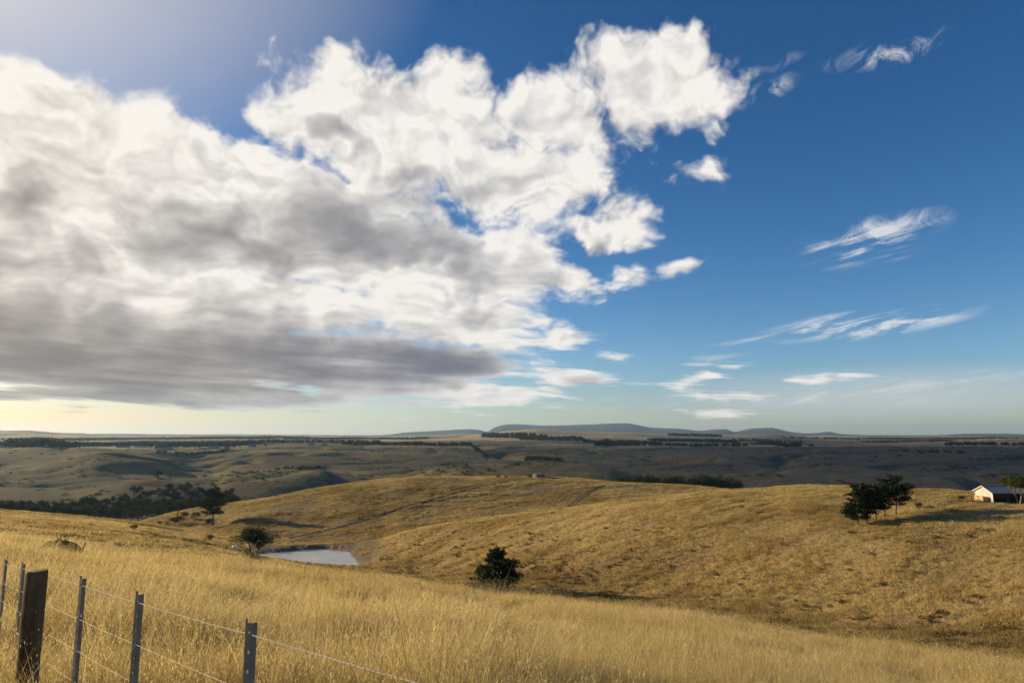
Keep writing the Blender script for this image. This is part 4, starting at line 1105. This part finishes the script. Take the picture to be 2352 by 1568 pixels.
# ------------------------------------------------------------------ boxes
def box_into(V, Fc, c, s, rot=None):
    b0 = len(V)
    for sx, sy, sz in ((-1, -1, -1), (1, -1, -1), (1, 1, -1), (-1, 1, -1), (-1, -1, 1), (1, -1, 1), (1, 1, 1), (-1, 1, 1)):
        p = Vector((sx * s[0] / 2, sy * s[1] / 2, sz * s[2] / 2))
        if rot is not None: p = rot @ p
        V.append(tuple(p + Vector(c)))
    for f_ in ((0, 3, 2, 1), (4, 5, 6, 7), (0, 1, 5, 4), (1, 2, 6, 5), (2, 3, 7, 6), (3, 0, 4, 7)): Fc.append(tuple(b0 + i for i in f_))
def box(name, c, s, mat, parent, rot=None, bevel=0.0):
    V, Fc = [], []; box_into(V, Fc, c, s, rot)
    me = mesh_of(name, V, Fc)
    if bevel:
        bm = bmesh.new(); bm.from_mesh(me); bmesh.ops.bevel(bm, geom=bm.edges[:], offset=bevel, segments=2, affect='EDGES'); bm.to_mesh(me); bm.free()
    return link(name, me, mat, parent)
# ------------------------------------------------------------------ the shed
def corrugated(name, col, along, metal=0.0, rough=.6, rust=.0):
    def f(b, p, out):
        tc = b.n('ShaderNodeTexCoord')
        n = b.noise(b.v('MULTIPLY', tc.outputs['Object'], (1.6, 1.6, .25)), 1.2, 5.0, .65)
        c = b.mix(b.ramp(n, .35, .7), tuple(x * .72 for x in col), col)
        if rust: c = b.mix(b.m('MULTIPLY', b.ramp(b.noise(tc.outputs['Object'], .7, 6.0, .7), .58, .72), rust), c, (.22, .13, .07))
        b.put(p.inputs['Base Color'], c); p.inputs['Metallic'].default_value = metal
    return material(name, f, rough)
M_CREAM = corrugated('weathered_cream_sheeting', (.52, .48, .41), 0, rough=.8, rust=.25)
M_ROOF = corrugated('zinc_roof_sheeting', (.34, .37, .41), 0, metal=.7, rough=.42)
M_BLUEWALL = corrugated('blue_grey_sheeting', (.22, .27, .31), 0, rough=.6)
M_DARK = flat('dark_shed_interior', (.03, .027, .024), 1.0)
M_POST = flat('old_timber', (.14, .105, .07), .95, .4, 4.0, bump=.3, stretch=(1, 1, .2))
x0, y0, z0, d_sh = spot(2282, 1154, 150, 245)
ush = Vector((x0, y0, 0)).normalized(); vsh = Vector((ush.y, -ush.x, 0))
ph = R(30); ldir = vsh * math.cos(ph) + ush * math.sin(ph)
shed = empty('farm_shed', (x0, y0, z0 - .15), math.atan2(ldir.y, ldir.x)); tag(shed, 'small gabled cream tin shed with open dark front on the right hill', 'shed')
SL, SW, EH, AH = 13.0, 7.3, 2.45, 3.75          # length (local +x), width (local +y, away), eaves, apex
def ribbed(name, quad, n, depth, mat, parent):
    """a wall or roof sheet with real ribs; quad = origin, along, up(list of (t, h0, h1)) """
    o, al, nrm, hts = quad
    V, Fc = [], []
    m = n * 4
    for i in range(m + 1):
        t = i / m; off = depth * (0, .8, 1, .8)[i % 4]
        p = o + al * t + nrm * off
        lo_, hi_ = hts(t)
        V += [tuple(p + lo_), tuple(p + hi_)]
    for i in range(m): Fc.append((2 * i, 2 * i + 2, 2 * i + 3, 2 * i + 1))
    me = mesh_of(name, V, Fc)
    ob = link(name, me, mat, parent)
    md = ob.modifiers.new('thickness', 'SOLIDIFY'); md.thickness = .02; md.offset = -1
    return ob
Zv = Vector((0, 0, 1))
def gable_h(t): return (Zv * 0.0 - Zv * .6, Zv * (EH + (AH - EH) * (1 - abs(2 * t - 1))))
gable_front = ribbed('gable_wall', (Vector((0, SW, 0)), Vector((0, -SW, 0)), Vector((-1, 0, 0)), gable_h), 26, .05, M_CREAM, shed)
ribbed('gable_wall', (Vector((SL, 0, 0)), Vector((0, SW, 0)), Vector((1, 0, 0)), gable_h), 26, .05, M_CREAM, shed)
ribbed('back_wall', (Vector((SL, SW, 0)), Vector((-SL, 0, 0)), Vector((0, 1, 0)), lambda t: (-Zv * .6, Zv * EH)), 40, .05, M_CREAM, shed)
ribbed('front_panel', (Vector((6.9, 0, 0)), Vector((SL - 6.9, 0, 0)), Vector((0, -1, 0)), lambda t: (-Zv * .6, Zv * EH)), 18, .05, M_BLUEWALL, shed)
for sgn in (0, 1):
    n_ = 34; V, Fc = [], []; m_ = n_ * 4
    for i in range(m_ + 1):
        xx = -.35 + (SL + .7) * i / m_; off = .045 * (0, .8, 1, .8)[i % 4]
        for q in (0, 1):
            yy = (-.4 if sgn == 0 else SW + .4) if q == 0 else SW / 2
            zz = EH - .4 * (AH - EH) / (SW / 2) if q == 0 else AH
            V.append((xx, yy, zz + .06 + off))
    for i in range(m_): Fc.append((2 * i, 2 * i + 2, 2 * i + 3, 2 * i + 1) if sgn == 0 else (2 * i, 2 * i + 1, 2 * i + 3, 2 * i + 2))
    ro = link('roof', mesh_of('roof', V, Fc), M_ROOF, shed); ro.modifiers.new('thickness', 'SOLIDIFY').thickness = .03
V, Fc = [], []
for yy, sg in ((0, 1), (SW, -1)):
    a = Vector((-.38, yy - sg * .42, EH - .13)); b_ = Vector((-.38, SW / 2, AH + .06)); c = (a + b_) / 2; L = (b_ - a).length
    box_into(V, Fc, c, (.06, L, .22), Matrix.Rotation(math.atan2((b_ - a).z, (b_ - a).y * 1), 3, 'X'))
link('barge_board', mesh_of('barge_board', V, Fc), M_CREAM, gable_front)
box('ridge_cap', (SL / 2, SW / 2, AH + .13), (SL + .7, .3, .06), M_ROOF, ro)
box('floor', (SL / 2, SW / 2, -.3), (SL - .2, SW - .2, .5), M_DARK, shed)
for px_ in (.1, 3.4, 6.8): box('post', (px_, .1, EH / 2 - .2), (.18, .18, EH + .35), M_POST, shed)
box('eave_beam', (3.4, .1, EH - .12), (6.6, .14, .22), M_POST, shed)
M_CRATE = flat('rough_crate_boards', (.40, .27, .16), .9, .3, 5.0, bump=.3, stretch=(1, 6, 1))
inv = shed.matrix_world
def shed_pt(lx, ly, lz):
    a = math.atan2(ldir.y, ldir.x); c, s = math.cos(a), math.sin(a)
    return (x0 + lx * c - ly * s, y0 + lx * s + ly * c, z0 - .15 + lz), a
for nm, ly, w, txt in (('left', 4.1, 1.45, 'left, narrower wooden crate standing against the cream gable of the shed'), ('right', 2.2, 1.8, 'right, wider wooden crate standing against the cream gable of the shed')):
    (cx, cy, cz), a = shed_pt(-1.0, ly, 0)
    cz = height1(cx, cy) + .05
    cr = empty('wooden_crate', (cx, cy, cz), a); tag(cr, txt, 'crate', 'crates at the shed gable')
    for k in range(6): box('board', (-.55, -w / 2 + w * (k + .5) / 6, .62), (.05, w / 6 - .03, 1.2), M_CRATE, cr)
    box('side', (0, -w / 2, .62), (1.05, .05, 1.15), M_CRATE, cr); box('side', (0, w / 2, .62), (1.05, .05, 1.15), M_CRATE, cr); box('back', (.55, 0, .62), (.05, w - .08, 1.12), M_CRATE, cr)
    box('rail', (-.6, 0, .25), (.06, w, .12), M_CRATE, cr); box('rail', (-.6, 0, 1.1), (.06, w, .12), M_CRATE, cr)
# ------------------------------------------------------------------ tank, pole, pump box
def lathe(name, prof, mat, parent, sides=28):
    V, Fc = [], []
    for r_, z_ in prof:
        for k in range(sides): V.append((r_ * math.cos(6.28319 * k / sides), r_ * math.sin(6.28319 * k / sides), z_))
    for i in range(len(prof) - 1):
        for k in range(sides):
            a, b2 = i * sides + k, i * sides + (k + 1) % sides; Fc.append((a, b2, b2 + sides, a + sides))
    Fc.append(tuple((len(prof) - 1) * sides + k for k in range(sides)))
    return link(name, mesh_of(name, V, Fc), mat, parent, smooth=False)
M_CONC = flat('stained_concrete', (.22, .19, .15), .9, .25, 1.5, bump=.15)
x, y, z, d = spot(1238, 1096, 380, 480)
tank = empty('water_tank', (x, y, z - .2)); tag(tank, 'squat round concrete water tank on the middle hilltop', 'tank')
lathe('wall', [(3.9, -.3), (3.9, 2.55), (3.75, 2.6)], M_CONC, tank); tank_lid = lathe('lid', [(4.0, 2.6), (4.0, 2.7), (.4, 2.9), (.01, 2.91)], M_CONC, tank)
box('hatch', (1.2, -.6, 2.92), (.8, .8, .25), M_CONC, tank_lid)
a, s = bearing(995, 1074); dd = 520.0
x, y = dd * math.sin(a), dd * math.cos(a); z = height1(x, y)
pole = empty('power_pole', (x, y, z - .5)); tag(pole, 'single wooden power pole standing behind the middle hilltop', 'pole')
ph_ = EYE + s * dd - z + .5
V, Fc = [], []; tube_into(V, Fc, [(0, 0, 0), (0, 0, ph_)], [.2, .14], 8); link('shaft', mesh_of('shaft', V, Fc), M_POST, pole)
arm = box('crossarm', (0, 0, ph_ - .6), (2.0, .14, .16), M_POST, pole)
for k in (-.85, 0, .85): box('insulator', (k, 0, ph_ - .42), (.1, .1, .2), M_CONC, arm)
M_WHITE = flat('white_paint', (.78, .78, .76), .6, .08)
x, y, z, d = spot(538, 1261, 150, 230)
pb = empty('pump_box', (x, y, z - .02), .7); pb.scale = (.62, .62, .62); tag(pb, 'tiny white box on the slope left of the pond tree', 'box')
cab = box('cabinet', (0, 0, .55), (1.3, 1.0, 1.1), M_WHITE, pb, bevel=.04); box('lid', (0, 0, 1.16), (1.42, 1.12, .1), M_WHITE, cab); box('foot', (0, 0, 0), (1.1, .9, .14), M_CONC, pb)
# ------------------------------------------------------------------ houses of the village on the left plateau
M_HWALL = [flat('cream_render', (.5, .45, .36), .9, .15), flat('red_brick_far', (.25, .15, .11), .9, .2), flat('pale_weatherboard', (.46, .42, .36), .8, .1)]
M_HROOF = [flat('blue_metal_roof', (.10, .095, .09), .9, .12), flat('green_metal_roof', (.10, .115, .105), .9, .12), flat('grey_metal_roof', (.17, .165, .16), .9, .12), flat('white_metal_roof', (.36, .33, .30), .8, .1)]
M_GLASS = flat('dark_window_glass', (.03, .04, .05), .1, .1)
def house(px, py, w, dep, eave, rise, wm, rm, label, d0=1500, d1=2700, rz=0.0, wing=False):
    x, y, z, d = spot(px, py, d0, d1)
    h = empty('house', (x, y, z - .4), math.atan2(-x, y) + rz); tag(h, label, 'house', 'houses of the village on the left plateau')
    wl_ = box('wall', (0, 0, eave / 2), (w, dep, eave), M_HWALL[wm], h)
    e = .7
    V = [(-w / 2 - e, -dep / 2 - e, eave + .05), (w / 2 + e, -dep / 2 - e, eave + .05), (w / 2 + e, dep / 2 + e, eave + .05), (-w / 2 - e, dep / 2 + e, eave + .05), (-w / 2 + dep * .3, 0, eave + rise), (w / 2 - dep * .3, 0, eave + rise)]
    link('roof', mesh_of('roof', V, [(0, 1, 5, 4), (2, 3, 4, 5), (1, 2, 5), (3, 0, 4), (3, 2, 1, 0)]), M_HROOF[rm], h)
    nwin = max(2, int(w / 6))
    for k in range(nwin):
        wx = -w / 2 + w * (k + .5) / nwin
        if k == nwin // 2: box('door', (wx, -dep / 2 - .05, 1.05), (1.1, .12, 2.1), M_GLASS, wl_)
        else: box('window', (wx, -dep / 2 - .05, eave * .55), (2.0, .12, 1.3), M_GLASS, wl_)
    if wing:
        gx_ = w / 2 - 4
        gw = box('gable_wing', (gx_, -dep / 2 - 2, eave * .6), (6, 4.2, eave * 1.2), M_HWALL[2], h)
        link('wing_roof', mesh_of('wing_roof', [(gx_ - 3.5, -dep / 2 - 4.4, eave * 1.2 + .05), (gx_ + 3.5, -dep / 2 - 4.4, eave * 1.2 + .05), (gx_, -dep / 2 - 4.4, eave * 1.2 + 2.6), (gx_ - 3.5, 0, eave * 1.2 + .05), (gx_ + 3.5, 0, eave * 1.2 + .05), (gx_, 0, eave * 1.2 + 2.6)], [(0, 1, 2), (3, 5, 4), (0, 2, 5, 3), (1, 4, 5, 2)]), M_HROOF[rm], gw)
    return h
for a in [(5, 1025, 34, 12, 4, 4, 0, 0, 'blue-roofed house at the far left end of the village'), (72, 1026, 16, 10, 3.6, 4, 1, 2, 'small brick house with grey roof left in the village', 1500, 2700, .4),
          (106, 1027, 10, 8, 3.2, 3, 2, 3, 'tiny white-roofed outbuilding in the village at left'), (187, 1025, 50, 12, 4, 4, 1, 0, 'long low blue-roofed house, second from the left'), (283, 1027, 40, 14, 4, 4.5, 0, 0, 'wide blue-roofed house at the left of the pale-gabled one'),
          (322, 1026, 40, 12, 4.5, 5, 0, 1, 'long green-roofed house in the middle of the village'), (376, 1030, 48, 14, 4.5, 5.5, 2, 0, 'large house with pale gables and blue roof on the plateau edge', 1500, 2700, 0.0, True),
          (432, 1027, 16, 9, 3.6, 4, 1, 0, 'small blue-roofed house right of the pale-gabled one'), (492, 1027, 36, 10, 3.6, 3.6, 0, 2, 'low grey-roofed house among the dark trees'), (580, 1026, 22, 9, 3.6, 3.0, 2, 3, 'low pale farmhouse at the end of the dark trees'),
          (714, 1022.5, 18, 10, 6, 5, 2, 3, 'tall narrow white house with pale gable right of the village', 1700, 2800), (745, 1023, 16, 10, 4, 4, 2, 3, 'white-roofed cottage beside the tall narrow white house', 1700, 2800), (1098, 1040, 26, 10, 3, 2, 2, 3, 'lone white shed on the slope right of the left track', 1300, 2200)]:
    if a[0] == 1098: continue
    house(*a)
# ------------------------------------------------------------------ the paddock fence climbing from the lone pine to the hillside pines
pf_pts = [(1071,1344),(1105,1347),(1200,1364),(1290,1362),(1370,1350),(1460,1332),(1547,1312),(1640,1292),(1722,1274),(1800,1250),(1898,1218),(1945,1208)]
pf = empty('paddock_fence'); P_ = []
k0 = spot(1400, 1340, 100, 220); pf.location = k0[:3]
tag(pf, 'sparse old wire fence of thin posts crossing the right hillside', 'fence')
for i, (px, py) in enumerate(pf_pts):
    x, y, z, d = spot(px, py, 105, 240)
    hgt = 1.35
    V, Fc = [], []; tube_into(V, Fc, [(0, 0, -.3), (.03, 0, hgt * .5), (.05 * ((i % 3) - 1), 0, hgt)], [.085, .08, .07], 6)
    o = link('post', mesh_of('post', V, Fc), M_POST, pf); o.location = (x - k0[0], y - k0[1], z - k0[2]); P_.append(Vector(o.location))
M_WIRE = flat('galvanised_wire', (.30, .27, .24), .6, .1, metal=.2)
for hh in (.6, 1.15):
    V, Fc = [], []; tube_into(V, Fc, [p + Vector((0, 0, hh)) for p in P_], [.007] * len(P_), 3, False)
    link('wire', mesh_of('wire', V, Fc), M_WIRE, pf)
# rail and posts beside the shed
yf = empty('yard_fence'); q0 = spot(2190, 1152, 150, 245); yf.location = q0[:3]; tag(yf, 'short weathered rail fence left of the shed', 'fence'); Q_ = []
for i, px in enumerate((2176, 2190, 2204, 2219, 2232)):
    x, y, z, d = spot(px, 1150.5 - .1 * i, 150, 245); Q_.append(Vector((x - q0[0], y - q0[1], z - q0[2])))
    box('post', Q_[-1] + Vector((0, 0, .55)), (.14, .14, 1.5), M_POST, yf)
for hh in (.5, 1.05):
    V, Fc = [], []; tube_into(V, Fc, [p + Vector((0, 0, hh)) for p in Q_], [.045] * len(Q_), 4); link('rail', mesh_of('rail', V, Fc), M_POST, yf)
# ------------------------------------------------------------------ the wire fence in the foreground
def at_depth(px, py, Y):
    a, s = bearing(px, py); d = Y / math.cos(a)
    return Vector((d * math.sin(a), Y, EYE + s * d))
tops = [(12, 1291, 7.0), (52, 1300, 6.0), (188, 1336, 4.0), (318, 1374, 3.28), (574, 1443, 2.42)]
tw = [at_depth(*t) for t in tops]
post_top = at_depth(86, 1305, 4.62)
wf = empty('wire_fence', (tw[2].x, tw[2].y, height1(tw[2].x, tw[2].y))); O_ = Vector(wf.location)
tag(wf, 'wire fence with one round timber post and punched steel droppers at lower left', 'fence')
M_TIMBER = flat('weathered_fence_timber', (.15, .098, .048), .95, .45, 5.0, bump=.5, stretch=(2.5, 2.5, .35))
M_STEEL = flat('dull_galvanised_steel', (.30, .235, .17), .7, .25, 9.0, metal=.05, bump=.05)
fdir = (tw[4] - tw[2]); fdir.z = 0; fdir.normalize()
# round post with a drying crack
sides, V, Fc = 26, [], []
zb = height1(post_top.x, post_top.y) - .3 - post_top.z
lv = [zb, zb * .8, zb * .6, zb * .4, zb * .25, zb * .12, -.03, -.012]
rp = random.Random(2); wob = [rp.uniform(.965, 1.03) for _ in range(sides)]
for li, z_ in enumerate(lv):
    for k in range(sides):
        a = 6.28319 * k / sides
        r_ = .063 * wob[k] * (1 if li < len(lv) - 1 else .94) * (1 + .012 * math.sin(3 * z_ + k))
        if k in (19, 20) and li > 2: r_ *= (.80 if k == 19 else .93)
        V.append((r_ * math.cos(a), r_ * math.sin(a), z_ + .004 * math.cos(a)))
for li in range(len(lv) - 1):
    for k in range(sides):
        a, b2 = li * sides + k, li * sides + (k + 1) % sides; Fc.append((a, b2, b2 + sides, a + sides))
Fc.append(tuple((len(lv) - 1) * sides + k for k in range(sides)))
link('timber_post', mesh_of('timber_post', V, Fc), M_TIMBER, wf, loc=post_top - O_, rot=(0, 0, 0))
# punched dropper: a channel with a row of holes in its face
def dropper_mesh(L, w=.025, fl=.016, pitch=.062, hr=.0048):
    V, Fc = [], []
    nseg = int(L / pitch)
    def v(x_, z_, y_=0.0): V.append((x_, y_, z_)); return len(V) - 1
    prev = (v(-w / 2, 0), v(w / 2, 0))
    for i in range(nseg):
        zt, zb_ = -i * pitch, -(i + 1) * pitch; zc = (zt + zb_) / 2; hh = .013; hx = .0055 + .004
        z1, z2 = zc + hh, zc - hh
        a = (v(-w / 2, z1), v(w / 2, z1)); Fc.append((prev[0], prev[1], a[1], a[0]))
        c = (v(-w / 2, z2), v(w / 2, z2))
        ring = [v(hr * math.cos(t) * 1.0 + .002, zc + hr * 1.35 * math.sin(t)) for t in [math.pi / 4 + math.pi / 4 * q for q in range(8)]]
        # ring starts at 45 degrees, anticlockwise
        Fc.append((a[0], a[1], ring[0], ring[1], ring[2])); Fc.append((a[0], ring[2], ring[3], ring[4], c[0]))
        Fc.append((c[0], ring[4], ring[5], ring[6], c[1])); Fc.append((c[1], ring[6], ring[7], ring[0], a[1]))
        prev = c
    e = (v(-w / 2, -L), v(w / 2, -L)); Fc.append((prev[0], prev[1], e[1], e[0]))
    # side flanges
    for sx in (-1, 1):
        i0 = v(sx * w / 2, .012 if sx < 0 else .0); i1 = v(sx * w / 2, -L); i2 = v(sx * (w / 2 + .007), -L, fl); i3 = v(sx * (w / 2 + .007), .012 if sx < 0 else 0.0, fl)
        Fc.append((i0, i1, i2, i3))
    return mesh_of('dropper', V, Fc)
view_rot = math.atan2(fdir.y, fdir.x)
for i, t in enumerate(tw):
    zg = height1(t.x, t.y) - .15
    o = link('dropper', dropper_mesh(t.z - zg + .02), M_STEEL, wf, loc=t - O_ + Vector((0, -.006, .02)), rot=(0, 0, R((-30, -28, -26, -22, -16)[i])))
    o.modifiers.new('thickness', 'SOLIDIFY').thickness = .0025
# wires: stretched between the droppers, the top one a twisted barbed pair
ends0 = tw[0] + (tw[0] - tw[1]) * 2.5; ends1 = tw[4] + (tw[4] - tw[3]) * 1.6
line = [ends0, tw[0], tw[1], post_top + Vector((.075, -.02, -.012)), tw[2], tw[3], tw[4], ends1]
def wire_path(drop, sag=.003, n=14):
    P = []
    for a, b2 in zip(line[:-1], line[1:]):
        for k in range(n):
            t = k / n; p = a.lerp(b2, t); P.append(p + Vector((0, 0, -drop - sag * 4 * t * (1 - t))))
    return P
def helix(path, rad, pitch, phase, thick):
    pts = []; s = 0.0
    for a, b2 in zip(path[:-1], path[1:]):
        L = (b2 - a).length; m = max(1, int(L / pitch * 7))
        t_ = (b2 - a).normalized(); sd2 = t_.cross(Zv).normalized(); up = sd2.cross(t_)
        for k in range(m):
            q = a.lerp(b2, k / m); an = 6.28319 * (s + L * k / m) / pitch + phase
            pts.append(q + (sd2 * math.cos(an) + up * math.sin(an)) * rad)
        s += L
    V, Fc = [], []; tube_into(V, Fc, [p - O_ for p in pts], [thick] * len(pts), 4, False)
    return mesh_of('wire_strand', V, Fc)
wp = wire_path(.018)
top_w = link('top_wire', helix(wp, .0013, .05, 0.0, .0011), M_WIRE, wf); link('wire_strand', helix(wp, .0013, .05, math.pi, .0011), M_WIRE, top_w)
for drop in (.20, .365, .53, .70, .87, 1.04):
    V, Fc = [], []; pp = wire_path(drop, .003, 6); tube_into(V, Fc, [p - O_ for p in pp], [.0009] * len(pp), 5, False)
    link('wire', mesh_of('wire', V, Fc), M_WIRE, wf, smooth=True)
